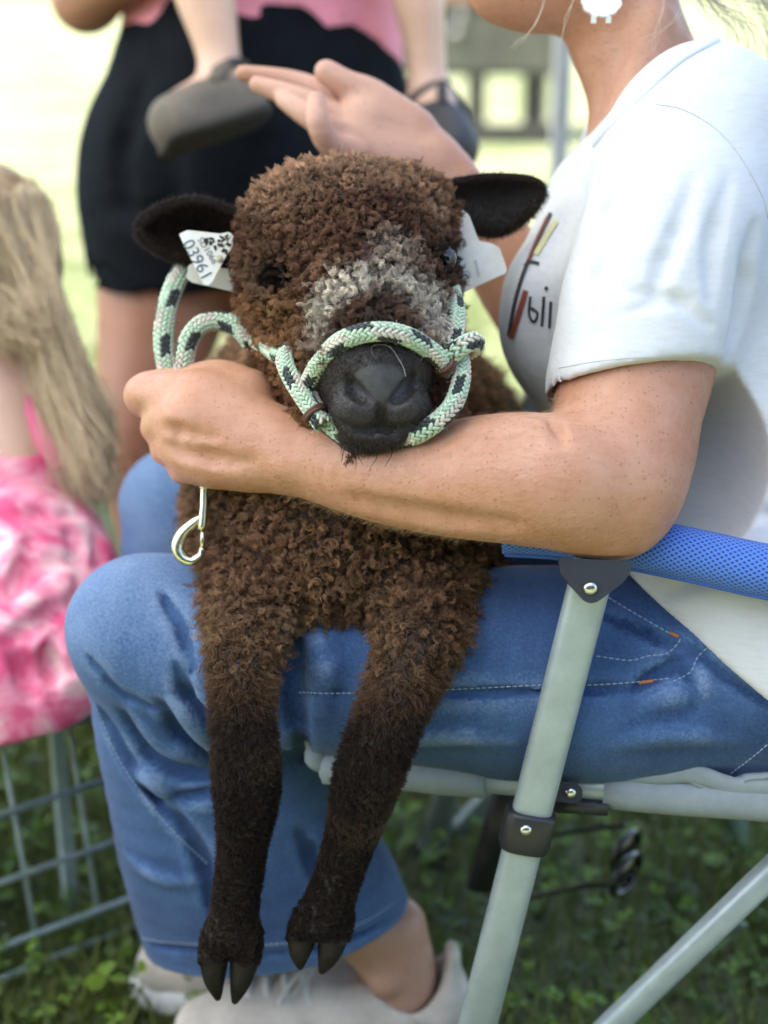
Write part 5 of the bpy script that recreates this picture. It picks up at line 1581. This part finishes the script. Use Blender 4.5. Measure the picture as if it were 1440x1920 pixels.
# near seat rail
a, c_ = P(604, 1432, 1.183), P(1440, 1503, 1.122)
u = (c_ - a) / np.linalg.norm(c_ - a)
rail = lambda t: a + u * t
Lr = np.linalg.norm(c_ - a)
at_px = lambda x: Lr * (x - 604) / (1440 - 604)
mesh_obj('seat_rail', *sweep([rail(0.0), rail(0.30), rail(0.62)], 0.0125, seg=20)[:2], paint, chair)
def sleeve_tube(t0, t1):
    n = 14; tt = np.linspace(t0, t1, n)
    pts = np.array([rail(t) + (0, 0, 0.0006 * math.sin(40 * t)) for t in tt])
    return mesh_obj('seat_sleeve', *sweep(pts, 0.0168, 0.0160, 20)[:2], webbing, chair)
sleeve_tube(0.002, at_px(922)); sleeve_tube(at_px(1142), 0.60)
# seat cloth between the rails, edge rolled up over the near rail
V = []; F = []; nu, nv = 40, 14
for i in range(nu):
    t = -0.012 + 0.60 * i / (nu - 1)
    for j in range(nv):
        w = j / (nv - 1)
        z = 0.021 - 0.050 * math.sin(math.pi * w) + 0.004 * math.sin(t * 55) * (1 - w) ** 3
        V.append(rail(t) + np.array((0.0 + 0.03 * w, 0.47 * w - 0.010 * (1 - w), z + (0.006 * math.cos(t * 90) if j == 0 else 0))))
for i in range(nu - 1):
    for j in range(nv - 1): F.append((i * nv + j, i * nv + j + 1, (i + 1) * nv + j + 1, (i + 1) * nv + j))
o = mesh_obj('seat_cloth', V, F, webbing, chair)
md = o.modifiers.new('s', 'SOLIDIFY'); md.thickness = 0.004; md.offset = 0
edge = np.array([rail(t) + np.array((0, -0.008, 0.019 + 0.0035 * math.sin(t * 46 + 1) + 0.002 * math.sin(t * 110))) for t in np.linspace(-0.012, 0.58, 60)])
mesh_obj('seat_binding', *sweep(edge, 0.0085, 0.0035, 10, up=(0, 0, 1))[:2], webbing, chair)
cf = P(600, 1428, 1.178)
mesh_obj('corner_fold', *sweep(cr([cf + (0.012, 0.0, -0.006), cf + (-0.004, -0.004, 0.006), cf + (0.004, 0.004, 0.015), cf + (0.02, 0.004, 0.010)], 5), [0.009] * 15 + [0.007], 0.007, 10)[:2], webbing, chair)
far_off = np.array((0.03, 0.47, 0.0))
mesh_obj('seat_rail', *sweep([rail(0.0) + far_off, rail(0.62) + far_off], 0.0125, seg=16)[:2], paint, chair)
mesh_obj('front_crossbar', *sweep([rail(0.012), rail(0.012) + far_off * 0.5 + (0, 0, -0.02), rail(0.012) + far_off], 0.0095, seg=12)[:2], paint, chair)
# slanting front legs
wt, wp = P(1116, 1052, 1.036), P(988, 1557, 1.108)
d = (wp - wt); wb = wt + d * (wt[2] - 0.008) / (wt[2] - wp[2])
def leg(p, q, ra=0.0155, rb=0.0095, name='leg'):
    return mesh_obj(name, *sweep([p, p * .98 + q * .02, (p + q) / 2, q], ra, rb, 24, up=(1, 0, 0), power=2.8)[:2], paint, chair)
leg(wt, wb)
fo = np.array((0.02, 0.55, 0))
leg(wt + fo, wb + fo)
for s_ in (0, 1):
    o_ = wb + fo * s_
    mesh_obj('foot_cap', *sweep([o_ + (0, 0, 0.012), o_ + (-0.002, 0, -0.004)], 0.018, 0.0125, 16, up=(1, 0, 0), power=2.8)[:2], blackp, chair)
# rear diagonal legs
ra_, rb_ = P(1150, 1920, 1.225), P(1440, 1640, 1.173)
e = (rb_ - ra_); r0 = ra_ - e * (ra_[2] - 0.008) / e[2]; r1 = rb_ + e * 0.75
leg(r0, r1, 0.0115, 0.0095); leg(r0 + fo, r1 + fo, 0.0115, 0.0095)
# dark stretcher seen beyond the front leg
q0, q1 = P(905, 1640, 1.42), P(948, 1490, 1.36)
mesh_obj('far_strut', *sweep([q0 - (q1 - q0) * 0.15, q1 + (q1 - q0) * 0.1], 0.0135, 0.009, 14, up=(1, 0, 0), power=2.8)[:2], blackp, chair)
mesh_obj('under_bar', *sweep([P(1020, 1506, 1.142), P(1140, 1514, 1.136)], 0.006, 0.006, 12, up=(0, 0, 1), power=4)[:2], blackp, chair)
# armrest pad
apts = [P(945, 990, 1.080), P(1050, 997, 1.074), P(1180, 1016, 1.064), P(1310, 1042, 1.050), P(1440, 1070, 1.038), P(1600, 1090, 1.03), P(1760, 1108, 1.03)]
ap = cr(apts, 8); V, F, uv = sweep(ap, 0.0195, 0.0205, 40, up=(0, 0, 1))
mesh_obj('armrest_pad', V, F, bluem, chair, uv=uv)
mesh_obj('pad_piping', *sweep(ap + np.array((0, -0.012, -0.0165)), 0.0022, seg=8)[:2], mat('blue_piping', (0.04, 0.11, 0.40), 0.8, bump=(700, 0.6, 0.001)), chair)
ap2 = (ap + fo * np.array((1, 0.98, 0)))[16:]
V, F, uv = sweep(ap2, 0.0195, 0.0205, 24, up=(0, 0, 1)); mesh_obj('armrest_pad', V, F, bluem, chair, uv=uv)
# bracket under the pad
ol, M, c, s = px_plate([(1047, 1046), (1184, 1053), (1182, 1074), (1168, 1092), (1122, 1127), (1108, 1132), (1094, 1126), (1050, 1077)], 1.021, (0.0, -0.10), 0.004)
mesh_obj('bracket', *plate(round_poly(ol, 0.003), 0.005, M), blackp, chair, False)
def rivet(px, py, zc, r=0.0052):
    V, F = uvsphere(P(px, py, zc), (r, 0.0028, r), 20, 12, basis(RIGHT, (0, 1, 0))); V2 = V
    mesh_obj('rivet', V2, F, rivet_m, chair)
rivet(1107, 1104, 1.0165)
# clamp on the leg and hinge plate on the rail
dl = d / np.linalg.norm(d)
mesh_obj('clamp', *sweep([wp - dl * 0.0185, wp - dl * 0.016, wp + dl * 0.0125, wp + dl * 0.015], [0.0185, 0.0198, 0.0198, 0.0185], [0.0128, 0.014, 0.014, 0.0128], 28, up=(1, 0, 0), power=3.2)[:2], blackp, chair)
rivet(986, 1557, proj(wp)[2] - 0.0152, 0.0048)
ol, M, c, s = px_plate([(1020, 1463), (1078, 1466), (1092, 1478), (1090, 1500), (1078, 1506), (1018, 1500)], 1.119, (0, -0.1), 0.003)
mesh_obj('hinge_plate', *plate(round_poly(ol, 0.003), 0.006, M), blackp, chair, False)
rivet(1070, 1487, 1.1145, 0.0046)
# back posts and back cloth, out of the frame to the right
for s_ in (0, 1):
    b0 = rail(0.56) + far_off * s_; mesh_obj('back_post', *sweep(cr([b0, b0 + (0.05, 0, 0.25), b0 + (0.10, 0, 0.52)], 5), 0.0115, seg=14)[:2], paint, chair)
V = []; F = []
for i in range(10):
    for j in range(10):
        t, w = i / 9, j / 9
        b0 = rail(0.56) + far_off * w; V.append(b0 + np.array((0.03 + 0.085 * t + 0.045 * math.sin(math.pi * w), 0, 0.10 + 0.42 * t)))
for i in range(9):
    for j in range(9): F.append((i * 10 + j, i * 10 + j + 1, i * 10 + 11 + j, i * 10 + 10 + j))
o = mesh_obj('back_cloth', V, F, bluem, chair); o.modifiers.new('s', 'SOLIDIFY').thickness = 0.004

# ==================================================== sunglasses in the grass
sg = empty('sunglasses', P(1150, 1720, 1.42) * np.array((1, 1, 0)) + np.array((0, 0, 0.03)), 'dark sunglasses lying in the grass beneath the chair seat', 'sunglasses')
frame_m = mat('glossy_black', (0.008, 0.008, 0.010), 0.12, coat=0.5); lens_m = mat('dark_lens', (0.006, 0.006, 0.008), 0.06, coat=1.0)
gl = P(1165, 1640, 1.43)
for k_ in (0, 1):
    cc = gl + np.array((0.005 + 0.010 * k_, 0.060 * k_ - 0.0, 0.0 - 0.012 * k_))
    Mx = basis((0.60, 0.75, -0.1), (0.1, -0.1, 1))
    th = np.linspace(0, 6.283, 28, endpoint=False)
    pts = np.array([cc + Mx @ np.array((0.027 * math.cos(t), 0.022 * math.sin(t), 0)) for t in th])
    mesh_obj('rim', *sweep(pts, 0.0034, seg=8, closed=True)[:2], frame_m, sg)
    mesh_obj('lens', *plate(np.stack([0.026 * np.cos(th), 0.021 * np.sin(th)], 1), 0.0016, (Mx, cc)), lens_m, sg)
for k_, (p0, p1) in enumerate(((gl + (0.0, -0.028, 0.010), gl + (-0.10, 0.0, -0.030)), (gl + (0.02, 0.09, 0.0), gl + (-0.09, 0.10, -0.030)))):
    mesh_obj('temple', *sweep(cr([p0, p0 * .5 + p1 * .5 + (0, 0, 0.004), p1], 6), 0.003, 0.0015, 8)[:2], frame_m, sg)
# ============================================== standing woman with a child
skin2 = skin_mat('warm_skin', (0.33, 0.145, 0.085), (0.39, 0.185, 0.115), 0.1)
skin3 = skin_mat('fair_skin', (0.60, 0.37, 0.27), (0.64, 0.42, 0.32), 0.05)
pink_t = tee_mat('pink_tee', (0.84, 0.31, 0.39), 0.08)
black_c = mat('black_cotton', (0.007, 0.009, 0.012), 0.9, var=(20, 0.3), bump=(40, 0.5, 0.004), spec=0.08)
ws = empty('person', P(480, 900, 1.95) * np.array((1, 1, 0)), 'woman in pink tee and black shorts standing with a child on her hip', 'person')
zs = 1.92
S1 = Field((-0.62, 1.62, 0.0), (0.30, 2.25, 1.78), 0.0075, far=0.06)
gz = lambda x, y, z: np.array((x, y, z))
lk = P(262, 815, zs); lh = P(320, 480, zs); rk = P(560, 815, zs + .04); rh = P(600, 480, zs)
la = gz(lk[0] + 0.02, lk[1] + 0.05, 0.085); ra2 = gz(rk[0] + 0.01, rk[1] + 0.03, 0.085)
for h_, k_, a_ in ((lh, lk, la), (rh, rk, ra2)):
    S1.chain([h_, h_ * .5 + k_ * .5 + (0.0, 0, 0), k_, k_ * .62 + a_ * .38 + (0, 0.015, 0), a_], [0.098, 0.078, 0.056, 0.056, 0.036], 0.03)
    S1.chain([a_ + (0, 0.02, -0.03), a_ + (-0.01, -0.06, -0.055), a_ + (-0.015, -0.13, -0.065)], [0.036, 0.034, 0.022], 0.02)
S1.chain([P(470, 380, zs), P(480, 60, zs), P(490, -250, zs), P(490, -420, zs)], [0.135, 0.115, 0.125, 0.10], 0.04, flat=((1, 0, 0), 1.25))
sh1, sh2 = P(290, -520, zs), P(700, -520, zs)
S1.chain([sh1, (sh1 + sh2) / 2, sh2], [0.06, 0.065, 0.06], 0.04)
S1.chain([sh1, P(195, -200, zs - .02), P(162, -8, zs - .06)], [0.052, 0.045, 0.040], 0.02)
S1.chain([P(160, -2, zs - .06), P(230, -60, zs - .13), P(330, -120, zs - .18), P(420, -150, zs - .2)], [0.042, 0.041, 0.032, 0.028], 0.02)
S1.chain([sh2, P(800, -250, zs), P(790, -120, zs - .10)], [0.052, 0.045, 0.038], 0.02); S1.chain([P(790, -120, zs - .10), P(700, -170, zs - .2)], [0.036, 0.028], 0.02)
S1.chain([P(495, -540, zs), P(495, -640, zs)], [0.055, 0.05], 0.03); S1.ell(P(495, -790, zs), (0.078, 0.095, 0.115), k=0.03)
V, Q = S1.mesh(2); mesh_obj('body', V, Q, skin2, ws)
S2 = Field((-0.52, 1.62, 0.45), (0.22, 2.25, 1.12), 0.007, far=0.06)
S2.chain([P(486, 80, zs), P(476, 260, zs), P(474, 360, zs)], [0.140, 0.168, 0.172], 0.04, flat=((1, 0, 0), 1.28))
S2.chain([P(330, 330, zs), P(312, 450, zs), P(305, 640, zs)], [0.118, 0.108, 0.106], 0.05)
S2.chain([P(620, 330, zs), P(620, 450, zs), P(620, 640, zs)], [0.118, 0.108, 0.106], 0.05)
S2.ripple(0.008, 20, 3, (1.3, 1, 0.5), 3); S2.half(P(300, 556, zs - .1), (0.04, 0, -1), 0.006)
for x in (305, 620): S2.chain([P(x, 620, zs), P(x, 500, zs)], [0.098, 0.096], 0.004, mode='sub', smooth=False)
S2.groove([(215, 250), (225, 330), (240, 400)], 0.016, 0.8); S2.groove([(262, 160), (245, 230), (232, 300)], 0.014, 0.8); S2.groove([(180, 392), (330, 408), (470, 400)], 0.014, 0.7); S2.groove([(330, 180), (320, 280), (330, 380)], 0.014, 0.7)
V, Q = S2.mesh(2); mesh_obj('shorts', V, Q, black_c, ws)
S3 = Field((-0.56, 1.60, 0.85), (0.28, 2.25, 1.50), 0.007, far=0.06)
S3.chain([P(490, 110, zs), P(490, -60, zs), P(490, -260, zs), P(490, -430, zs)], [0.148, 0.140, 0.142, 0.118], 0.04, flat=((1, 0, 0), 1.30))
S3.chain([sh1, (sh1 + sh2) / 2, sh2], [0.075, 0.08, 0.075], 0.05)
S3.chain([sh1, P(205, -270, zs - .02)], [0.072, 0.068], 0.04); S3.chain([sh2, P(790, -300, zs)], [0.072, 0.068], 0.04)
S3.ripple(0.005, 24, 9, (1, 1, 1))
# hem: low on both sides, hitched up in front
w = S3.win(S3.o, S3.o + S3.h * S3.n); sl, X, Yg, Z = w
hx = [P(x, y, zs - .12) for x, y in ((200, 150), (240, 128), (310, 88), (400, 55), (480, 45), (580, 58), (660, 100), (730, 150), (800, 172))]
hz = np.interp(X[:, 0, 0], [q[0] for q in hx], [q[2] for q in hx])[:, None, None]
S3.f[sl] = np.maximum(S3.f[sl], (hz - Z + 0 * Yg).astype(np.float32))
S3.chain([P(490, 160, zs), P(490, 20, zs)], [0.136, 0.132], 0.004, flat=((1, 0, 0), 1.3), mode='sub', smooth=False)
S3.groove([(290, 100), (310, 40), (330, -20)], 0.012, 0.4); S3.groove([(740, 140), (700, 90), (640, 60)], 0.010, 0.4); S3.groove([(640, 70), (560, 30), (470, 10)], 0.010, 0.4)
V, Q = S3.mesh(2); mesh_obj('t_shirt', V, Q, pink_t, ws)
hm = mat('brown_hair', (0.09, 0.05, 0.03), 0.5, var=(60, 0.4), bump=(200, 0.6, 0.002))
F_ = Field((-0.3, 1.5, 1.35), (0.1, 2.3, 1.85), 0.007); F_.ell(P(497, -815, zs + .03), (0.088, 0.100, 0.112), k=0.02); F_.chain([P(497, -780, zs + .1), P(497, -560, zs + .12)], [0.07, 0.05], 0.03); F_.ripple(0.003, 60, 2)
V, Q = F_.mesh(1); mesh_obj('hair', V, Q, hm, ws)
shoe_b = mat('dark_sandal', (0.03, 0.028, 0.027), 0.7)
for a_ in (la, ra2):
    mesh_obj('sandal', *sweep(cr([a_ + (0.0, 0.05, -0.075), a_ + (-0.008, -0.04, -0.078), a_ + (-0.014, -0.13, -0.078), a_ + (-0.016, -0.16, -0.076)], 5), 0.012, [0.036] * 12 + [0.034, 0.03, 0.025, 0.015], 16, up=(0, 0, 1), power=3)[:2], shoe_b, ws)

# the child she carries
ch = empty('person', P(600, 240, 1.74), 'small child held on the hip of the woman in pink, legs in grey clogs', 'person')
C1 = Field((-0.45, 1.36, 0.78), (0.35, 2.1, 1.75), 0.006, far=0.05)
k1, k2 = P(352, -150, 1.70), P(770, -150, 1.78)
C1.chain([P(500, -330, 1.72), k1], [0.062, 0.046], 0.03); C1.chain([P(650, -330, 1.74), k2], [0.062, 0.046], 0.03)
C1.chain([k1, P(382, -20, 1.70), P(405, 80, 1.70), P(418, 165, 1.70)], [0.044, 0.0375, 0.0275, 0.0235], 0.02)
C1.chain([k2, P(783, -10, 1.78), P(797, 90, 1.79), P(806, 190, 1.80)], [0.042, 0.034, 0.026, 0.0225], 0.02)
C1.chain([P(420, 160, 1.70), P(330, 208, 1.66)], [0.026, 0.022], 0.02); C1.chain([P(806, 185, 1.80), P(850, 250, 1.76)], [0.026, 0.022], 0.02)
C1.chain([P(575, -300, 1.73), P(570, -520, 1.74), P(570, -650, 1.75)], [0.085, 0.085, 0.075], 0.03); C1.chain([P(570, -680, 1.75), P(572, -760, 1.75)], [0.04, 0.035], 0.02)
C1.ell(P(575, -850, 1.75), (0.07, 0.08, 0.085), k=0.02)
for sg_ in (-1, 1): C1.chain([P(570 + sg_ * 110, -640, 1.75), P(570 + sg_ * 170, -500, 1.76), P(570 + sg_ * 150, -400, 1.80)], [0.034, 0.03, 0.026], 0.02)
V, Q = C1.mesh(2); mesh_obj('body', V, Q, skin3, ch)
C2 = Field((-0.4, 1.4, 1.0), (0.3, 2.1, 1.6), 0.007, far=0.05)
C2.chain([P(575, -310, 1.73), P(570, -520, 1.74), P(570, -640, 1.75)], [0.105, 0.10, 0.09], 0.03); C2.chain([P(500, -330, 1.72), P(420, -240, 1.71)], [0.074, 0.066], 0.03); C2.chain([P(650, -330, 1.74), P(720, -240, 1.77)], [0.074, 0.066], 0.03)
C2.ripple(0.004, 30, 4); V, Q = C2.mesh(2); mesh_obj('romper', V, Q, mat('blue_romper', (0.18, 0.26, 0.42), 0.85, var=(30, .2)), ch)
F_ = Field((-0.3, 1.4, 1.4), (0.2, 2.2, 1.85), 0.007); F_.ell(P(577, -868, 1.77), (0.077, 0.085, 0.083), k=0.02); F_.ripple(0.003, 70, 2); V, Q = F_.mesh(1); mesh_obj('hair', V, Q, hm, ch)
clog_g = mat('grey_foam_clog', (0.13, 0.105, 0.08), 0.7, var=(40, 0.2), bump=(200, 0.3, 0.001)); clog_d = mat('dark_foam_clog', (0.032, 0.031, 0.034), 0.6, var=(40, 0.2), bump=(200, 0.3, 0.001)); hole_m = mat('clog_hole', (0.012, 0.011, 0.010), 0.8)
sole_m = mat('clog_sole', (0.035, 0.030, 0.024), 0.8, var=(60, 0.3), bump=(150, 0.8, 0.002))
def clog(heel, toe, up, side, r, mtl, hole=True):
    heel, toe, up = map(np.array, (heel, toe, up)); ax = toe - heel; Ln = np.linalg.norm(ax); ax = ax / Ln
    R = basis(ax, up)
    F_ = Field((-0.07, -0.07, -0.07), (Ln + 0.07, 0.07, 0.07), 0.004, far=0.04)
    F_.chain([(0, 0, 0), (Ln * .5, 0.002, 0), (Ln, -0.004, 0)], [r * .92, r, r * 1.05], 0.02, flat=((0, 0, 1), 1.12))
    F_.chain([(-0.01, -r * .75, 0), (Ln * .55, -r * .72, 0), (Ln + .006, -r * .62, 0)], [r * .62, r * .6, r * .7], 0.012, flat=((0, 0, 1), 1.5))
    F_.half((0, -r * 1.12, 0), (0, -1, 0)); F_.half((Ln * .25, r * .85, 0), (-0.35, 1, 0)); F_.half((0, -r * .74, 0), (0, 1, 0)) if False else None
    F_.chain([(0.004, r * .2, 0), (-0.01, r * 2.2, 0)], [r * .70, r * .85], 0.004, mode='sub', smooth=False)
    V, Q = F_.mesh(2)
    o = mesh_obj('clog', V @ R.T + heel, Q, mtl, ch)
    st = cr([(Ln * .42, r * .55, r * .98), (Ln * .1, r * .95, r * 1.0), (-r * .75, r * 1.05, 0.0), (Ln * .1, r * .95, -r * 1.0), (Ln * .42, r * .55, -r * .98)], 6)
    mesh_obj('strap', *sweep(st @ R.T + heel, 0.0075, 0.0025, 8, up=R[:, 1])[:2], mtl, o)
    mesh_obj('sole', *sweep(np.array([(-r * .75, -r * 1.02, 0), (-r * .3, -r * 1.06, 0), (Ln * .5, -r * 1.04, 0), (Ln + r * .5, -r * .98, 0), (Ln + r * .95, -r * .86, 0)]) @ R.T + heel, 0.0065, [r * .75, r * 1.12, r * 1.12, r * 1.15, r * .7], 16, up=R[:, 1], power=3)[:2], sole_m, o)
    if hole:
        for (x, z) in ((0.72, 0.3), (0.72, -0.3), (0.88, 0.0), (0.62, 0.0)):
            c = np.array((Ln * x, r * 0.93 - 0.0008, z * r)); V, F = uvsphere(R @ c + heel, (0.0042, 0.002, 0.0042), 10, 6, R); mesh_obj('vent_hole', V, F, hole_m, o)
clog(P(445, 182, 1.70), P(325, 222, 1.655), UPV * 0.9 - RIGHT * 0.30 - TOCAM * 0.1, 1, 0.0300, clog_g)
clog(P(812, 205, 1.80), P(858, 272, 1.755), UPV * 0.75 + RIGHT * 0.55, 1, 0.0285, clog_d)

# ======================================================= girl on the crate
wire = mat('galvanised_wire', (0.42, 0.50, 0.48), 0.5, 0.2, var=(60, 0.2))
cr0 = np.array((-0.312, 1.327, 0.0)); dx = np.array((-0.81, -0.58, 0.0)); dy = np.array((-0.58, 0.81, 0.0)); up = np.array((0, 0, 1.0))
crate = empty('wire_panel', cr0 + dx * .3, 'low galvanised wire pen panel standing in the grass below the pink skirt', 'fence panel')
Lx, Ly, Hc = 0.62, 0.42, 0.286
def rod(p, q, r=0.0026, name='wire'):
    mesh_obj(name, *sweep([p, q], r, seg=8)[:2], wire, crate)
levels = [0.012, 0.050, 0.128, 0.207, 0.286]
e0 = cr0 - dx * 0.07
for z in levels:
    rod(e0 + up * z, cr0 + dx * Lx + up * z, 0.0040 if z == levels[-1] else 0.0034)
for t in (-0.068, 0.012, 0.085, 0.160, 0.235, 0.31, 0.385, 0.46, 0.535, 0.61):
    q0 = cr0 + dx * t + dy * 0.005; rod(q0 - dx * 0.012, q0 + up * Hc + dx * 0.006, 0.0027)
R = np.stack([dx, dy, up], 1)
bench = empty('low_bench', cr0 + dx * .3 + dy * .3, 'low grey board bench the girl sits on, behind the wire panel', 'bench')
bw = mat('grey_board', (0.11, 0.115, 0.105), 0.85, var=(20, 0.3), bump=(120, .4, .001))
for i in range(3):
    mesh_obj('board', *box(cr0 + dx * 0.30 + dy * (0.085 + 0.137 * i) + up * (Hc + .016), (0.74, 0.13, .018), R), bw, bench, False)
for tx in (0.0, 0.6):
    for ty in (0.09, 0.36): mesh_obj('leg', *box(cr0 + dx * tx + dy * ty + up * (Hc + .006) / 2, (0.014, 0.014, Hc + .004), R), wire, bench, False)

girl = empty('person', P(20, 1330, 1.55), 'little girl with long blond hair in pink tie-dye sundress sitting on low bench', 'person')
G1 = Field((-0.85, 1.15, 0.28), (-0.12, 1.85, 0.95), 0.006, far=0.05)
gc = P(-28, 468, 1.60)
G1.ell(gc, (0.072, 0.085, 0.088), k=0.02); G1.chain([P(0, 560, 1.60), P(-5, 680, 1.585)], [0.035, 0.036], 0.03)
G1.chain([P(-5, 720, 1.58), P(5, 850, 1.565), P(20, 1000, 1.55), P(20, 1150, 1.53)], [0.062, 0.066, 0.068, 0.07], 0.03, flat=((0, 1, 0), 0.85))
G1.chain([P(-95, 735, 1.58), P(-5, 710, 1.585), P(82, 735, 1.58)], [0.036, 0.04, 0.034], 0.03)
G1.chain([P(85, 740, 1.58), P(112, 850, 1.60), P(90, 950, 1.63)], [0.031, 0.027, 0.022], 0.02)
G1.chain([P(-100, 740, 1.58), P(-135, 880, 1.58), P(-120, 1000, 1.60)], [0.031, 0.027, 0.022], 0.02)
for sg_ in (-1, 1):
    h_ = P(20 + sg_ * 65, 1130, 1.54); G1.chain([h_, h_ + (-0.10, 0.16, -0.005), h_ + (-0.10, 0.17, -0.06)], [0.058, 0.046, 0.035], 0.03)
V, Q = G1.mesh(2); mesh_obj('body', V, Q, skin3, girl)
m, nt, b = new_mat('pink_tie_dye')
b.inputs['Roughness'].default_value = 0.85; b.inputs['Specular IOR Level'].default_value = 0.15
tc = nd(nt, 'ShaderNodeTexCoord'); n1 = nd(nt, 'ShaderNodeTexNoise', Scale=17.0, Detail=5.0, Roughness=0.6); n1.inputs['Distortion'].default_value = 0.7
nt.links.new(tc.outputs['Object'], n1.inputs['Vector'])
rp = nd(nt, 'ShaderNodeValToRGB'); e_ = rp.color_ramp.elements
e_[0].position = 0.40; e_[0].color = (0.66, 0.10, 0.22, 1); e_[1].position = 0.68; e_[1].color = (0.85, 0.67, 0.63, 1); q_ = e_.new(0.53); q_.color = (0.78, 0.32, 0.42, 1)
nt.links.new(n1.outputs[0], rp.inputs[0]); nt.links.new(rp.outputs[0], b.inputs['Base Color'])
dye = m
D1 = Field((-0.80, 1.18, 0.29), (-0.10, 1.80, 0.74), 0.005, far=0.05)
D1.chain([P(10, 872, 1.56), P(20, 960, 1.55)], [0.068, 0.072], 0.02, flat=((0, 1, 0), 0.9))
D1.chain([P(42, 1048, 1.545), P(52, 1090, 1.53), P(42, 1180, 1.50), P(30, 1280, 1.47)], [0.090, 0.104, 0.125, 0.140], 0.012, flat=((0, 1, 0), 1.0))
D1.chain([P(35, 1070, 1.55), P(20, 1100, 1.65), P(-60, 1100, 1.72)], [0.09, 0.11, 0.10], 0.012)
D1.half(P(60, 858, 1.5), (-0.10, 0.05, 1), 0.006)
D1.half(P(60, 1328, 1.40), (0.1, 0.12, -1), 0.006)
D1.ripple(0.009, 34, 8, (1, 1, 1.1), 3)
for ln, r in (([(0, 962), (60, 958), (150, 966)], 0.012), ([(130, 1000), (160, 1060), (150, 1140)], 0.012), ([(20, 1120), (70, 1060), (140, 1050)], 0.014), ([(10, 1200), (80, 1160), (150, 1120)], 0.013), ([(60, 1000), (50, 1060), (20, 1100)], 0.012),
              ([(40, 1240), (90, 1250), (140, 1255)], 0.012), ([(60, 1310), (50, 1260), (20, 1210)], 0.013), ([(100, 1300), (95, 1230), (120, 1170)], 0.010), ([(180, 1000), (190, 1060), (170, 1100)], 0.010)):
    D1.groove(ln, r, 0.9, k=r * 0.6)
V, Q = D1.mesh(1); dress = mesh_obj('sundress', V, Q, dye, girl)
pk = mat('pink_strap', (0.72, 0.13, 0.28), 0.85)
mesh_obj('strap', *sweep(cr([P(-30, 650, 1.60), P(5, 695, 1.545), P(50, 770, 1.53), P(85, 835, 1.525), P(108, 880, 1.53)], 6), 0.0045, 0.012, 10, up=TOCAM)[:2], pk, dress)
mesh_obj('strap', *sweep(cr([P(-40, 650, 1.60), P(-60, 720, 1.545), P(-85, 800, 1.53), P(-95, 880, 1.53)], 6), 0.0045, 0.012, 10, up=TOCAM)[:2], pk, dress)
F_ = Field((-0.65, 1.3, 0.5), (-0.2, 1.85, 0.95), 0.006, far=0.05)
F_.ell(gc + np.array((0, -0.004, 0.008)), (0.077, 0.090, 0.089), k=0.02)
F_.chain([gc + np.array((0.02, -0.01, -0.03)), P(25, 600, 1.58), P(70, 700, 1.57)], [0.065, 0.042, 0.014], 0.03); F_.ripple(0.003, 70, 5, (1.6, 1.6, 0.3))
V, Q = F_.mesh(1)
blond = mat('blond_hair', (0.26, 0.17, 0.09), 0.5, var=(40, 0.5), bump=(180, 0.6, 0.002)); hs = mat('blond_strand', (0.3, 0.2, 0.1), 0.45, attr=True)
mesh_obj('hair', V, Q, blond, girl)
r_ = np.random.default_rng(8); hs_ = []
for i in range(300):
    a0 = r_.uniform(-2.9, 0.9); d0 = np.array((math.cos(a0), math.sin(a0), r_.uniform(0.05, 1.0))); d0 /= np.linalg.norm(d0)
    s0 = gc + np.array((0, -0.004, 0.008)) + d0 * (0.079, 0.092, 0.091)
    u_ = np.clip(0.5 + 0.5 * d0[0] + r_.normal(0, 0.18), 0, 1)
    end = r_.uniform(760, 930) if u_ > 0.58 else r_.uniform(600, 650)
    dz_ = 0.03 * r_.normal()
    pts_ = [s0, P(-115 + 215 * u_, 545, 1.53 + 0.3 * dz_)] + ([P(-20 + 155 * u_, 680, 1.535 + 0.5 * dz_), P(72 + 122 * u_, end, 1.54 + dz_)] if u_ > 0.58 else [P(-40 + 200 * u_, end, 1.535 + dz_)])
    if d0[1] > 0.2: pts_[1] = P(95, 545, 1.60); 
    hs_.append(lockset(18, pts_, 0.0035, 0.008, r_, 0.011, 16))
q = np.concatenate(hs_); t = np.repeat(r_.random((300, 1)), 18, 0) * .75 + r_.random((len(q), 1)) * .25
colr = np.array((0.16, 0.10, 0.05)) * (1 - t) + np.array((0.84, 0.66, 0.42)) * t
strands('long_hair', q, np.linspace(0.00042, 0.00025, 16), colr, hs, girl)

# ankle bands of the clogs
for c_, ax_, rr_ in ((P(424, 150, 1.70), P(418, 165, 1.70) - P(405, 80, 1.70), 0.0285), (P(804, 180, 1.80), P(806, 190, 1.80) - P(797, 90, 1.79), 0.027)):
    ring(c_, ax_ + np.array((0.03, -0.02, 0.0)), rr_, 'ankle_band', clog_d, ch, 0.006)
